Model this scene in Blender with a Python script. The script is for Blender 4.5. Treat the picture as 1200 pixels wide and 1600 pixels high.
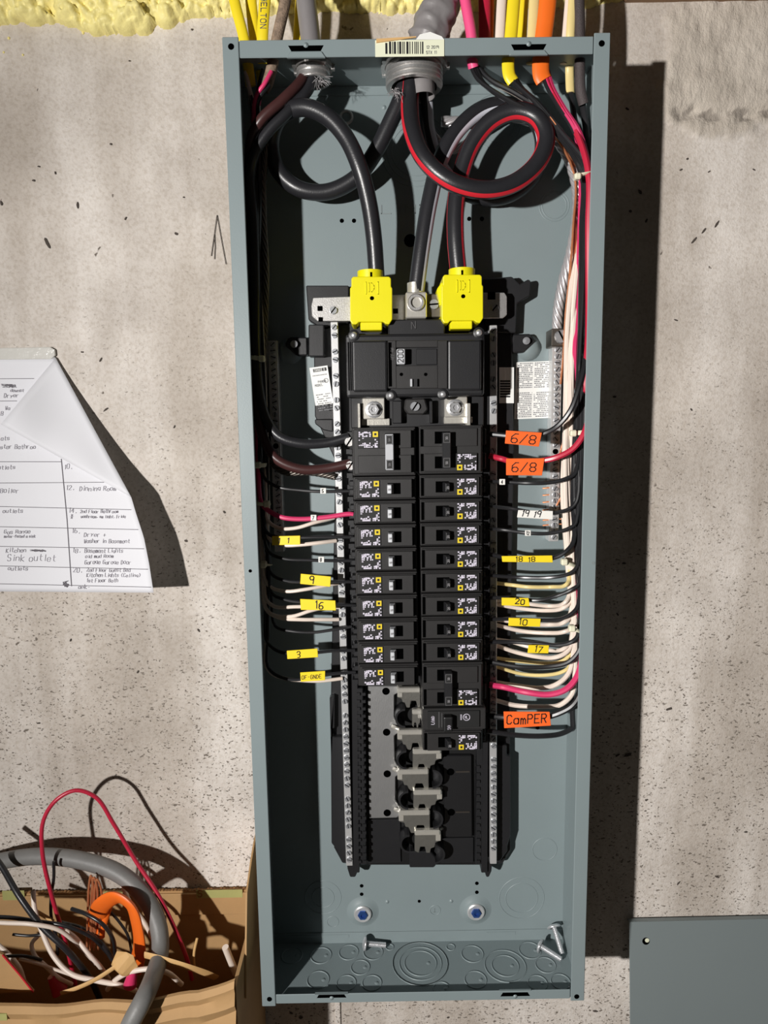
import bpy, bmesh, math, random
import numpy as np
from mathutils import Vector, Matrix, noise as mnoise

for o in list(bpy.data.objects):
    bpy.data.objects.remove(o, do_unlink=True)
scene = bpy.context.scene
COL = scene.collection
ZC = 1.53                     # height of the panel's middle above the floor
GAP = 0.045                   # the enclosure stands off the wall on struts
D = 0.0885                    # enclosure depth
WALL_Y = GAP

# ------------------------------------------------------------------ camera
F = 1070.83
CAMP = Vector((-0.0396, -0.7807, 0.1466))
_a, _b, _c = -0.131705, 0.013848, -0.006312
RM = Matrix.Rotation(_c, 3, 'Z') @ Matrix.Rotation(_b, 3, 'Y') @ Matrix.Rotation(_a, 3, 'X')
cam_d = bpy.data.cameras.new('camera')
cam = bpy.data.objects.new('camera', cam_d)
COL.objects.link(cam)
right, fwd, up = RM.col[0], RM.col[1], RM.col[2]
m4 = Matrix.Identity(4)
for r in range(3):
    m4[r][0], m4[r][1], m4[r][2] = right[r], up[r], -fwd[r]
m4.translation = CAMP + Vector((0, 0, ZC))
cam.matrix_world = m4
cam_d.sensor_fit = 'VERTICAL'
cam_d.sensor_height = 36.0
cam_d.lens = 36.0 * F / 1600.0
cam_d.clip_start = 0.01
scene.camera = cam

# ------------------------------------------------------------------ light
world = bpy.data.worlds.new('World')
scene.world = world
world.use_nodes = True
world.node_tree.nodes['Background'].inputs[0].default_value = (1.0, 0.90, 0.80, 1)
world.node_tree.nodes['Background'].inputs[1].default_value = 0.024
ld = bpy.data.lights.new('work_light', 'SPOT')      # a flood lamp left of the camera, turned to the right
ld.spot_size = math.radians(160)
ld.spot_blend = 1.0
ld.energy = 170
ld.color = (1.0, 0.972, 0.94)
ld.shadow_soft_size = 0.021
lo = bpy.data.objects.new('work_light', ld)
COL.objects.link(lo)
lo.location = (-0.84, -1.374, 0.126 + ZC)
lo.rotation_euler = Vector((0.94, 0.342, -0.04)).to_track_quat('-Z', 'Y').to_euler()
scene.view_settings.view_transform = 'Standard'
scene.view_settings.look = 'None'
scene.view_settings.exposure = 0.0
scene.view_settings.gamma = 1.0
scene.view_settings.use_curve_mapping = False


def un(px, py, h):
    """photo point -> place in the room, h metres in front of the enclosure's back"""
    d = right * ((px - 600) / F) + fwd + up * ((800 - py) / F)
    t = (-h - CAMP.y) / d.y
    return CAMP + d * t


def unz(px, py, z):
    d = right * ((px - 600) / F) + fwd + up * ((800 - py) / F)
    t = (z - CAMP.z) / d.z
    return CAMP + d * t


# ------------------------------------------------------------------ materials
def srgb(r, g, b):
    def f(c):
        c /= 255.0
        return c / 12.92 if c <= 0.04045 else ((c + 0.055) / 1.055) ** 2.4
    return (f(r), f(g), f(b), 1)


MATS = {}


def mat(name, col, rough=0.5, metal=0.0, var=0.0, scale=60, bump=0.0, bscale=400, spec=0.5, aniso=None, sheen=0):
    m = bpy.data.materials.new(name)
    m.use_nodes = True
    nt = m.node_tree
    b = nt.nodes['Principled BSDF']
    b.inputs['Roughness'].default_value = rough
    b.inputs['Metallic'].default_value = metal
    b.inputs['Specular IOR Level'].default_value = spec
    c = srgb(*col)
    tc = nt.nodes.new('ShaderNodeTexCoord')
    if var > 0:
        n = nt.nodes.new('ShaderNodeTexNoise')
        n.inputs['Scale'].default_value = scale
        n.inputs['Detail'].default_value = 5
        nt.links.new(tc.outputs['Object'], n.inputs['Vector'])
        mx = nt.nodes.new('ShaderNodeMix')
        mx.data_type = 'RGBA'
        mx.inputs['A'].default_value = tuple(min(1, v * (1 - var)) for v in c[:3]) + (1,)
        mx.inputs['B'].default_value = tuple(min(1, v * (1 + var)) for v in c[:3]) + (1,)
        nt.links.new(n.outputs['Fac'], mx.inputs['Factor'])
        nt.links.new(mx.outputs['Result'], b.inputs['Base Color'])
    else:
        b.inputs['Base Color'].default_value = c
    if bump > 0:
        n2 = nt.nodes.new('ShaderNodeTexNoise')
        n2.inputs['Scale'].default_value = bscale
        n2.inputs['Detail'].default_value = 3
        if aniso:
            mp = nt.nodes.new('ShaderNodeMapping')
            mp.inputs['Scale'].default_value = aniso
            nt.links.new(tc.outputs['Object'], mp.inputs['Vector'])
            nt.links.new(mp.outputs['Vector'], n2.inputs['Vector'])
        else:
            nt.links.new(tc.outputs['Object'], n2.inputs['Vector'])
        bp = nt.nodes.new('ShaderNodeBump')
        bp.inputs['Strength'].default_value = bump
        bp.inputs['Distance'].default_value = 0.001
        nt.links.new(n2.outputs['Fac'], bp.inputs['Height'])
        nt.links.new(bp.outputs['Normal'], b.inputs['Normal'])
    MATS[name] = m
    return m


mat('grey_paint', (126, 138, 140), 0.42, 0, 0.04, 25, 0.06, 900)
mat('cover_paint', (122, 131, 132), 0.5, 0, 0.03, 10, 0.06, 900)
mat('black_plastic', (29, 29, 31), 0.42, 0, 0.15, 80, 0.12, 1500)
mat('breaker_black', (42, 41, 41), 0.40, 0, 0.12, 120, 0.15, 1800)
mat('deep_black', (14, 14, 15), 0.5)
mat('print_black', (20, 20, 20), 0.6)
mat('hole_shade', (3, 3, 3), 0.95, spec=0.0)  # flat near-black discs and strips: the shade inside holes and slots, painted
mat('black_jacket', (37, 37, 40), 0.34, 0, 0.12, 200, 0.1, 700)
mat('thin_black', (34, 34, 36), 0.28, 0, 0.08, 200)
mat('red_jacket', (184, 36, 62), 0.33, 0, 0.06, 150)
mat('stripe_red', (200, 36, 50), 0.4)
mat('stripe_white', (214, 216, 226), 0.4)
mat('pink_jacket', (232, 82, 132), 0.4, 0, 0.05, 100)
mat('magenta_jacket', (208, 56, 104), 0.35, 0, 0.05, 100)
mat('white_jacket', (228, 213, 200), 0.4, 0, 0.04, 80)
mat('cream_jacket', (226, 205, 140), 0.4, 0, 0.04, 80)
mat('brown_jacket', (64, 38, 37), 0.34, 0, 0.15, 100)
mat('yellow_jacket', (240, 214, 40), 0.38, 0, 0.06, 60)
mat('orange_jacket', (242, 112, 34), 0.42, 0, 0.07, 60)
mat('grey_jacket', (128, 124, 124), 0.42, 0, 0.07, 60, 0.1, 300)
mat('conduit_grey', (118, 117, 115), 0.5, 0, 0.14, 90, 0.15, 400)
mat('cloth_cable', (138, 118, 100), 0.75, 0, 0.75, 260, 0.8, 700)
mat('dark_cloth_cable', (68, 60, 60), 0.6, 0, 0.4, 700, 0.6, 1200)
mat('zinc', (226, 226, 228), 0.28, 0.75, 0.08, 400, 0.12, 900)
mat('galv', (206, 204, 202), 0.36, 0.82, 0.25, 700, 0.15, 900)
mat('silver_bar', (222, 222, 222), 0.36, 0.62, 0.05, 200, 0.08, 900)
mat('screw_steel', (176, 178, 182), 0.34, 0.6, 0.1, 400)
mat('alu_plate', (168, 168, 168), 0.40, 0.75, 0.08, 50, 0.25, 300, aniso=(8, 1, 0.6))
mat('alu_stab', (236, 232, 222), 0.30, 0.72, 0.06, 200, 0.12, 600)
mat('stab_face_shaded', (150, 148, 142), 0.36, 0.8, 0.15, 150, 0.2, 500)  # darker copy of the stab metal, the face's shade put into the colour
mat('dark_plate', (70, 70, 72), 0.38, 0.85, 0.1, 60)
mat('alu_strand', (206, 203, 204), 0.36, 0.6, 0.1, 300)
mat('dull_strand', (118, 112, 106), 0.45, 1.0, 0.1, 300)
mat('copper', (214, 140, 98), 0.36, 0.6, 0.1, 200)
mat('blue_bolt', (60, 96, 168), 0.35, 0.7, 0.2, 500)
mat('lug_yellow', (224, 214, 18), 0.36, 0, 0.03, 60, 0.06, 600)
mat('logo_yellow', (222, 196, 40), 0.5)
mat('tape_yellow', (244, 212, 36), 0.45, 0, 0.05, 100)
mat('tape_orange', (242, 104, 40), 0.45, 0, 0.05, 100)
mat('tape_white', (232, 230, 224), 0.5)
mat('ink', (24, 22, 26), 0.6)
mat('pencil', (136, 132, 140), 0.7)
mat('ruling', (96, 92, 98), 0.7)
mat('sticker', (232, 232, 228), 0.5, 0, 0.02, 80)
mat('sticker_cream', (224, 226, 200), 0.5, 0, 0.02, 80)
mat('print_white', (206, 200, 214), 0.6)
mat('print_grey', (120, 120, 124), 0.6)
mat('text_grey', (150, 148, 150), 0.6)
mat('emboss_grey', (84, 83, 84), 0.5)
mat('handle_grey', (182, 184, 188), 0.38, 0, 0.06, 300)
mat('tie_nylon', (226, 222, 196), 0.4)
mat('paper', (224, 224, 229), 0.7, 0, 0.02, 30)
mat('tape_clear', (208, 206, 200), 0.15, 0, 0.06, 60, 0.5, 150)
mat('cardboard', (180, 143, 97), 0.75, 0, 0.10, 40, 0.2, 250)
mat('cardboard_edge', (158, 116, 72), 0.8, 0, 0.2, 300)
mat('cardboard_green', (168, 166, 104), 0.75, 0, 0.12, 60)
mat('kraft', (206, 166, 110), 0.7, 0, 0.12, 80)
mat('wood', (128, 100, 74), 0.75, 0, 0.2, 40)
mat('foam', (244, 230, 152), 0.5, 0, 0.10, 60, 0.6, 300)
mat('floor_concrete', (140, 134, 126), 0.8, 0, 0.15, 6, 0.3, 60)


def concrete():
    m = bpy.data.materials.new('concrete')
    m.use_nodes = True
    nt = m.node_tree
    L = nt.links.new
    b = nt.nodes['Principled BSDF']
    b.inputs['Roughness'].default_value = 0.85
    b.inputs['Specular IOR Level'].default_value = 0.25
    tc = nt.nodes.new('ShaderNodeTexCoord')

    def mapping(sc, loc=(0, 0, 0)):
        mp = nt.nodes.new('ShaderNodeMapping')
        mp.inputs['Scale'].default_value = sc
        mp.inputs['Location'].default_value = loc
        L(tc.outputs['Object'], mp.inputs['Vector'])
        return mp.outputs['Vector']

    def noise(vec, s, d=5, r=0.55):
        n = nt.nodes.new('ShaderNodeTexNoise')
        n.inputs['Scale'].default_value = s
        n.inputs['Detail'].default_value = d
        n.inputs['Roughness'].default_value = r
        L(vec, n.inputs['Vector'])
        return n.outputs['Fac']

    def ramp(fac, a, bb, ca=(0, 0, 0, 1), cb=(1, 1, 1, 1)):
        r = nt.nodes.new('ShaderNodeValToRGB')
        r.color_ramp.elements[0].position = a
        r.color_ramp.elements[1].position = bb
        r.color_ramp.elements[0].color = ca
        r.color_ramp.elements[1].color = cb
        L(fac, r.inputs['Fac'])
        return r.outputs['Color']

    def mix(fac, a, bb, mode='MIX'):
        x = nt.nodes.new('ShaderNodeMix')
        x.data_type = 'RGBA'
        x.blend_type = mode
        if isinstance(fac, float):
            x.inputs['Factor'].default_value = fac
        else:
            L(fac, x.inputs['Factor'])
        for k, v in (('A', a), ('B', bb)):
            if isinstance(v, tuple):
                x.inputs[k].default_value = v
            else:
                L(v, x.inputs[k])
        return x.outputs['Result']

    base = ramp(noise(mapping((1, 1, 1)), 9, 6), 0.32, 0.68, srgb(206, 198, 190), srgb(234, 227, 220))
    streak = ramp(noise(mapping((1, 1, 0.16), (3, 0, 1)), 12, 3), 0.40, 0.64, srgb(200, 193, 184), (1, 1, 1, 1))  # vertical streaks: stains, plus soft penumbra bands painted into the colour
    base = mix(0.6, base, streak, 'MULTIPLY')
    fine = ramp(noise(mapping((1, 1, 1)), 260, 4), 0.30, 0.56, srgb(214, 208, 200), (1, 1, 1, 1))
    base = mix(0.5, base, fine, 'MULTIPLY')
    # pits: two sizes, cut out of voronoi cells
    def pits(sc, vec_scale, thr, keep):
        v = nt.nodes.new('ShaderNodeTexVoronoi')
        v.inputs['Scale'].default_value = sc
        v.inputs['Randomness'].default_value = 1
        w = nt.nodes.new('ShaderNodeTexNoise')
        w.inputs['Scale'].default_value = sc * 0.9
        w.inputs['Detail'].default_value = 3
        L(tc.outputs['Object'], w.inputs['Vector'])
        vm = nt.nodes.new('ShaderNodeVectorMath')
        vm.operation = 'SCALE'
        vm.inputs['Scale'].default_value = 2.2 / sc
        L(w.outputs['Color'], vm.inputs[0])
        va = nt.nodes.new('ShaderNodeVectorMath')
        va.operation = 'ADD'
        L(mapping(vec_scale), va.inputs[0])
        L(vm.outputs['Vector'], va.inputs[1])
        L(va.outputs['Vector'], v.inputs['Vector'])
        sep = nt.nodes.new('ShaderNodeSeparateColor')
        L(v.outputs['Color'], sep.inputs['Color'])
        k = nt.nodes.new('ShaderNodeMath')
        k.operation = 'GREATER_THAN'
        k.inputs[1].default_value = keep
        L(sep.outputs[0], k.inputs[0])
        th = nt.nodes.new('ShaderNodeMath')
        th.operation = 'MULTIPLY'
        th.inputs[1].default_value = thr
        L(sep.outputs[1], th.inputs[0])
        d = nt.nodes.new('ShaderNodeMapRange')
        L(v.outputs['Distance'], d.inputs['Value'])
        d.inputs['From Min'].default_value = 0
        L(th.outputs[0], d.inputs['From Max'])
        d.inputs['To Min'].default_value = 1
        d.inputs['To Max'].default_value = 0
        mm = nt.nodes.new('ShaderNodeMath')
        mm.operation = 'MULTIPLY'
        L(d.outputs['Result'], mm.inputs[0])
        L(k.outputs[0], mm.inputs[1])
        r = nt.nodes.new('ShaderNodeMath')
        r.operation = 'GREATER_THAN'
        r.inputs[1].default_value = 0.25
        L(mm.outputs[0], r.inputs[0])
        return mm.outputs[0], r.outputs[0]

    # lower part of the wall is more pitted: real change of texture with height
    geo = nt.nodes.new('ShaderNodeSeparateXYZ')
    L(tc.outputs['Object'], geo.inputs[0])
    low = nt.nodes.new('ShaderNodeMapRange')
    L(geo.outputs['Z'], low.inputs['Value'])
    low.inputs['From Min'].default_value = ZC + 0.35
    low.inputs['From Max'].default_value = ZC - 0.25
    low.inputs['To Min'].default_value = 0.25
    low.inputs['To Max'].default_value = 1.0
    p1, c1 = pits(125, (1, 1, 1.9), 0.44, 0.28)
    p2, c2 = pits(270, (1, 1, 1.5), 0.60, 0.2)
    p3, c3 = pits(48, (1, 1, 0.8), 0.17, 0.55)
    a = nt.nodes.new('ShaderNodeMath'); a.operation = 'MAXIMUM'
    L(p1, a.inputs[0]); L(p2, a.inputs[1])
    a2 = nt.nodes.new('ShaderNodeMath'); a2.operation = 'MULTIPLY'
    cl_ = nt.nodes.new('ShaderNodeMath'); cl_.operation = 'MULTIPLY'
    L(ramp(noise(mapping((1, 1, 1)), 38, 3), 0.28, 0.50), cl_.inputs[0]); L(low.outputs['Result'], cl_.inputs[1])
    L(a.outputs[0], a2.inputs[0]); L(cl_.outputs[0], a2.inputs[1])
    a3 = nt.nodes.new('ShaderNodeMath'); a3.operation = 'MAXIMUM'
    L(a2.outputs[0], a3.inputs[0]); L(p3, a3.inputs[1])
    pc = ramp(a3.outputs[0], 0.12, 0.5)
    base = mix(pc, base, srgb(116, 107, 98))  # dark pit tone, part of it the pits' own shade painted in
    # mortar patch: its own greyer tone
    at = nt.nodes.new('ShaderNodeAttribute')
    at.attribute_name = 'patch'
    base = mix(at.outputs['Fac'], base, mix(noise(mapping((1, 1, 1)), 30, 5), srgb(160, 150, 138), srgb(222, 212, 199)))
    al = nt.nodes.new('ShaderNodeAttribute')
    al.attribute_name = 'ledge'
    base = mix(ramp(al.outputs['Fac'], 0.35, 0.75), base, srgb(156, 147, 137))
    L(base, b.inputs['Base Color'])
    inv = nt.nodes.new('ShaderNodeMath'); inv.operation = 'MULTIPLY_ADD'
    L(a3.outputs[0], inv.inputs[0]); inv.inputs[1].default_value = -1.0
    L(noise(mapping((1, 1, 1)), 420, 4), inv.inputs[2])
    pm = nt.nodes.new('ShaderNodeMath'); pm.operation = 'MULTIPLY_ADD'
    pn = nt.nodes.new('ShaderNodeMath'); pn.operation = 'MULTIPLY'
    L(noise(mapping((1, 1, 0.55)), 130, 6, 0.65), pn.inputs[0]); pn.inputs[1].default_value = 7.0
    L(pn.outputs[0], pm.inputs[0]); L(at.outputs['Fac'], pm.inputs[1]); L(inv.outputs[0], pm.inputs[2])
    bp = nt.nodes.new('ShaderNodeBump')
    bp.inputs['Strength'].default_value = 0.5
    bp.inputs['Distance'].default_value = 0.0012
    L(pm.outputs[0], bp.inputs['Height'])
    L(bp.outputs['Normal'], b.inputs['Normal'])
    MATS['concrete'] = m


concrete()

# ------------------------------------------------------------------ mesh helpers
WL = {}          # object -> place in the room (panel-centred)


def origin_of(vs):
    a = np.array(vs)
    lo_, hi = a.min(0), a.max(0)
    return Vector(((lo_[0] + hi[0]) / 2, (lo_[1] + hi[1]) / 2, lo_[2]))


class MB:
    def __init__(s):
        s.v = []
        s.f = []

    def add(s, vs, fs):
        n = len(s.v)
        s.v += [tuple(v) for v in vs]
        s.f += [tuple(i + n for i in f) for f in fs]
        return s

    def box(s, x0, x1, y0, y1, z0, z1):
        x0, x1 = sorted((x0, x1)); y0, y1 = sorted((y0, y1)); z0, z1 = sorted((z0, z1))
        return s.add([(x0, y0, z0), (x1, y0, z0), (x1, y1, z0), (x0, y1, z0), (x0, y0, z1), (x1, y0, z1), (x1, y1, z1), (x0, y1, z1)],
                     [(0, 3, 2, 1), (4, 5, 6, 7), (0, 1, 5, 4), (1, 2, 6, 5), (2, 3, 7, 6), (3, 0, 4, 7)])

    def prism(s, poly, y0, y1):
        """poly: (x, z) outline, pulled along y"""
        n = len(poly)
        ar = sum(poly[i][0] * poly[(i + 1) % n][1] - poly[(i + 1) % n][0] * poly[i][1] for i in range(n))
        if ar < 0:
            poly = poly[::-1]
        ya, yb = min(y0, y1), max(y0, y1)
        vs = [(p[0], ya, p[1]) for p in poly] + [(p[0], yb, p[1]) for p in poly]
        fs = [tuple(range(n)), tuple(range(2 * n - 1, n - 1, -1))]
        for i in range(n):
            j = (i + 1) % n
            fs.append((j, i, n + i, n + j))
        return s.add(vs, fs)

    def boxpx(s, x0, y0, x1, y1, h0, h1):
        a, b = un(x0, y0, h1), un(x1, y1, h1)
        c, d = un(x0, y1, h1), un(x1, y0, h1)
        return s.box((a.x + c.x) / 2, (b.x + d.x) / 2, -h0, -h1, (b.z + c.z) / 2, (a.z + d.z) / 2)

    def polypx(s, pts, h0, h1):
        q = [un(x, y, h1) for x, y in pts]
        return s.prism([(p.x, p.z) for p in q], -h0, -h1)

    def cyl(s, p0, p1, r, n=12, r1=None, cap=True):
        p0, p1 = Vector(p0), Vector(p1)
        r1 = r if r1 is None else r1
        t = (p1 - p0).normalized()
        a = Vector((0, 0, 1)) if abs(t.z) < 0.9 else Vector((1, 0, 0))
        u = t.cross(a).normalized()
        w = t.cross(u)
        vs = []
        for p, rr in ((p0, r), (p1, r1)):
            for k in range(n):
                g = 2 * math.pi * k / n
                vs.append(p + u * (math.cos(g) * rr) + w * (math.sin(g) * rr))
        fs = [(k, (k + 1) % n, n + (k + 1) % n, n + k) for k in range(n)]
        if cap:
            fs += [tuple(range(n - 1, -1, -1)), tuple(range(n, 2 * n))]
        return s.add(vs, fs)

    def lathe(s, c, axis, prof, n=24):
        """prof: (r, t) along axis"""
        c, t = Vector(c), Vector(axis).normalized()
        a = Vector((0, 0, 1)) if abs(t.z) < 0.9 else Vector((1, 0, 0))
        u = t.cross(a).normalized()
        w = t.cross(u)
        vs = []
        for r, d in prof:
            for k in range(n):
                g = 2 * math.pi * k / n
                vs.append(c + t * d + u * (math.cos(g) * r) + w * (math.sin(g) * r))
        fs = []
        for i in range(len(prof) - 1):
            for k in range(n):
                j = (k + 1) % n
                fs.append((i * n + k, i * n + j, (i + 1) * n + j, (i + 1) * n + k))
        return s.add(vs, fs)

    def ring(s, c, axis, R, r, n=28, m=6):
        prof = [(R + r * math.cos(2 * math.pi * k / m), r * math.sin(2 * math.pi * k / m)) for k in range(m + 1)]
        return s.lathe(c, axis, prof, n)

    def tube(s, pts, rx, ry=None, n=10, cap=True):
        ry = rx if ry is None else ry
        fr = frames(pts)
        vs = []
        N = len(pts)
        for i, (p, nn, bb) in enumerate(fr):
            ax = rx[i] if isinstance(rx, (list, tuple)) else rx
            ay = ry[i] if isinstance(ry, (list, tuple)) else ry
            for k in range(n):
                g = 2 * math.pi * k / n
                vs.append(p + bb * (math.cos(g) * ax) + nn * (math.sin(g) * ay))
        fs = []
        for i in range(N - 1):
            for k in range(n):
                j = (k + 1) % n
                fs.append((i * n + k, i * n + j, (i + 1) * n + j, (i + 1) * n + k))
        if cap:
            fs += [tuple(range(n - 1, -1, -1)), tuple(range((N - 1) * n, N * n))]
        return s.add(vs, fs)

    def ribbon_on(s, pts, r, ang, half, lift=0.0003):
        """a printed stripe lying along a round wire"""
        fr = frames(pts)
        vs = []
        for p, nn, bb in fr:
            for k in (-1, -0.5, 0, 0.5, 1):
                g = ang + half * k
                vs.append(p + (bb * math.cos(g) + nn * math.sin(g)) * (r + lift))
        fs = []
        for i in range(len(pts) - 1):
            for k in range(4):
                fs.append((i * 5 + k, i * 5 + k + 1, (i + 1) * 5 + k + 1, (i + 1) * 5 + k))
        return s.add(vs, fs)

    def build(s, name, material, parent=None, smooth=False, bevel=0, seg=1, kind=None, mesh_only=False, fix=True):
        return link_mesh(name, s.v, s.f, material, parent, smooth, bevel, seg, kind, fix)


def frames(pts):
    out = []
    prev = None
    Y = Vector((0, -1, 0))
    n = len(pts)
    for i in range(n):
        t = (pts[min(i + 1, n - 1)] - pts[max(i - 1, 0)])
        if t.length < 1e-9:
            t = Vector((0, 0, 1))
        t.normalize()
        ref = Y if prev is None else prev
        nn = ref - t * ref.dot(t)
        if nn.length < 0.15 and prev is None:
            nn = Vector((0, 0, 1)) - t * t.z
        nn.normalize()
        prev = nn
        out.append((pts[i], nn, t.cross(nn)))
    return out


def smooth_path(pts, sub=7):
    P = [Vector(p) for p in pts]
    if len(P) < 3:
        return P
    P = [P[0] * 2 - P[1]] + P + [P[-1] * 2 - P[-2]]
    out = []
    for i in range(1, len(P) - 2):
        p0, p1, p2, p3 = P[i - 1], P[i], P[i + 1], P[i + 2]
        d1 = max((p1 - p0).length, 1e-6) ** 0.5
        d2 = max((p2 - p1).length, 1e-6) ** 0.5
        d3 = max((p3 - p2).length, 1e-6) ** 0.5
        m1 = (p1 - p0) / d1 - (p2 - p0) / (d1 + d2) + (p2 - p1) / d2
        m2 = (p2 - p1) / d2 - (p3 - p1) / (d2 + d3) + (p3 - p2) / d3
        m1 *= d2
        m2 *= d2
        for k in range(sub):
            t = k / sub
            out.append(p1 * (2 * t ** 3 - 3 * t ** 2 + 1) + m1 * (t ** 3 - 2 * t ** 2 + t) + p2 * (-2 * t ** 3 + 3 * t ** 2) + m2 * (t ** 3 - t ** 2))
    out.append(P[-2].copy())
    return out


def link_mesh(name, vs, fs, material, parent=None, smooth=False, bevel=0, seg=1, kind=None, fix=True):
    org = origin_of(vs)
    me = bpy.data.meshes.new(name)
    me.from_pydata([(v[0] - org.x, v[1] - org.y, v[2] - org.z) for v in vs], [], fs)
    if bevel or fix:
        bm = bmesh.new()
        bm.from_mesh(me)
        if fix:
            bmesh.ops.recalc_face_normals(bm, faces=bm.faces)
        if bevel:
            es = [e for e in bm.edges if len(e.link_faces) == 2 and e.calc_face_angle(0) > 0.5]
            bmesh.ops.bevel(bm, geom=es, offset=bevel, segments=seg, affect='EDGES', profile=0.5, clamp_overlap=True)
        bm.to_mesh(me)
        bm.free()
    if smooth:
        for p in me.polygons:
            p.use_smooth = True
        if smooth == 'auto':
            me.set_sharp_from_angle(angle=0.7)
    me.materials.append(MATS[material])
    return place(name, me, org, parent, kind)


def place(name, me, org, parent=None, kind=None, rot=None):
    o = bpy.data.objects.new(name, me)
    COL.objects.link(o)
    WL[o] = Vector(org)
    if parent is not None:
        o.parent = parent
        o.location = Vector(org) - WL[parent]
    else:
        o.location = Vector(org) + Vector((0, 0, ZC))
    if rot:
        o.rotation_euler = rot
    if kind:
        o['kind'] = kind
    return o


def tag(o, label, cat, group=None, kind=None):
    o['label'] = label
    if kind != 'structure':
        o['category'] = cat
    if group:
        o['group'] = group
    if kind:
        o['kind'] = kind
    return o


def thing(name, label, cat, loc, group=None):
    o = bpy.data.objects.new(name, None)
    o.empty_display_size = 0.02
    COL.objects.link(o)
    WL[o] = Vector(loc)
    o.location = Vector(loc) + Vector((0, 0, ZC))
    return tag(o, label, cat, group)


def copy_tree(o, parent=None):
    c = o.copy()
    COL.objects.link(c)
    if parent is not None:
        c.parent = parent
    for ch in o.children:
        copy_tree(ch, c)
    return c


# ------------------------------------------------------------------ a single-stroke alphabet
G = {}
for row in '''A 002640|1232
B 00063645443303|3342413000
C 4536160501103041
D 00062644422000
E 46060040|0333
F 460600|0333
G 45361605011030414323
H 0006|4046|0343
I 2026
K 0006|460340
L 060040
M 0006234640
N 00064046
O 100105163645413010
P 00063645443303
Q 100105163645413010|2240
R 00063645443303|2340
S 453616050413334241301001
T 0646|2620
U 060110304146
W 0610233046
X 0046|0640
Y 062346|2320
0 100105163645413010
1 152620
2 05163645440040
3 05163645443342413010|3313
4 30360242
5 460603334241301001
6 462604011030414233130 2
7 064610
8 13040516364544331302011030414233
9 44331304051636454440
a 433414030110304143|4440
b 0600304143340 4
c 4334140301103041
d 46401001031444
e 02424334140301103041
f 4536261510|0434
g 441403021141|444020
h 0600|04344340
i 2420|2526
k 0600|440240
l 2620
m 0004|03142320|23344340
n 0004|0314344340
o 100103143443413010
p 000434434231 01
r 0004|031434
s 4334140312324130 1001
t 26213040|1444
u 0401103041|4440
w 0410223044
y 042244|2210
/ 0046
- 1333
. 2021
, 2110
+ 0343|2125
* 0343|2125|1135|3115
( 36141230
) 16343210
' 2625'''.split('\n'):
    k, v = row[0], row[2:].replace(' ', '')
    G[k] = [[(int(q[i]), int(q[i + 1])) for i in range(0, len(q), 2)] for q in v.split('|')]


def strokes(mb, s, f, x, y, h, w, slant=0.0, jit=0.0, rnd=None, adv=1.0):
    """write s with its baseline at (x, y); f maps the flat sheet to the room"""
    sc = h / 6.0
    rnd = rnd or random.Random(len(s))
    for ch in s:
        jy = rnd.uniform(-jit, jit) * h
        js = 1 + rnd.uniform(-jit, jit)
        if ch in G:
            for line in G[ch]:
                q = [(x + (a + slant * b) * sc * 0.82 * adv, y + jy + b * sc * js) for a, b in line]
                for (x0, y0), (x1, y1) in zip(q, q[1:]):
                    dx, dy = x1 - x0, y1 - y0
                    l = math.hypot(dx, dy) or 1e-9
                    ex, ey = dx / l * w * 0.4, dy / l * w * 0.4
                    nx, ny = -dy / l * w / 2, dx / l * w / 2
                    mb.add([f(x0 - ex + nx, y0 - ey + ny), f(x0 - ex - nx, y0 - ey - ny), f(x1 + ex - nx, y1 + ey - ny), f(x1 + ex + nx, y1 + ey + ny)], [(0, 1, 2, 3)])
        x += sc * (4.9 if ch != ' ' else 3.6) * adv * (0.72 if ch in "iIl1.,'" else 1)
    return x


def flat_map(o, ux, uz, nrm, eps=0.0004):
    o, ux, uz, nrm = Vector(o), Vector(ux), Vector(uz), Vector(nrm)
    return lambda a, b: o + ux * a + uz * b + nrm * eps


FRONT = Vector((0, -1, 0))
XA, ZA = Vector((1, 0, 0)), Vector((0, 0, 1))

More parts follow.
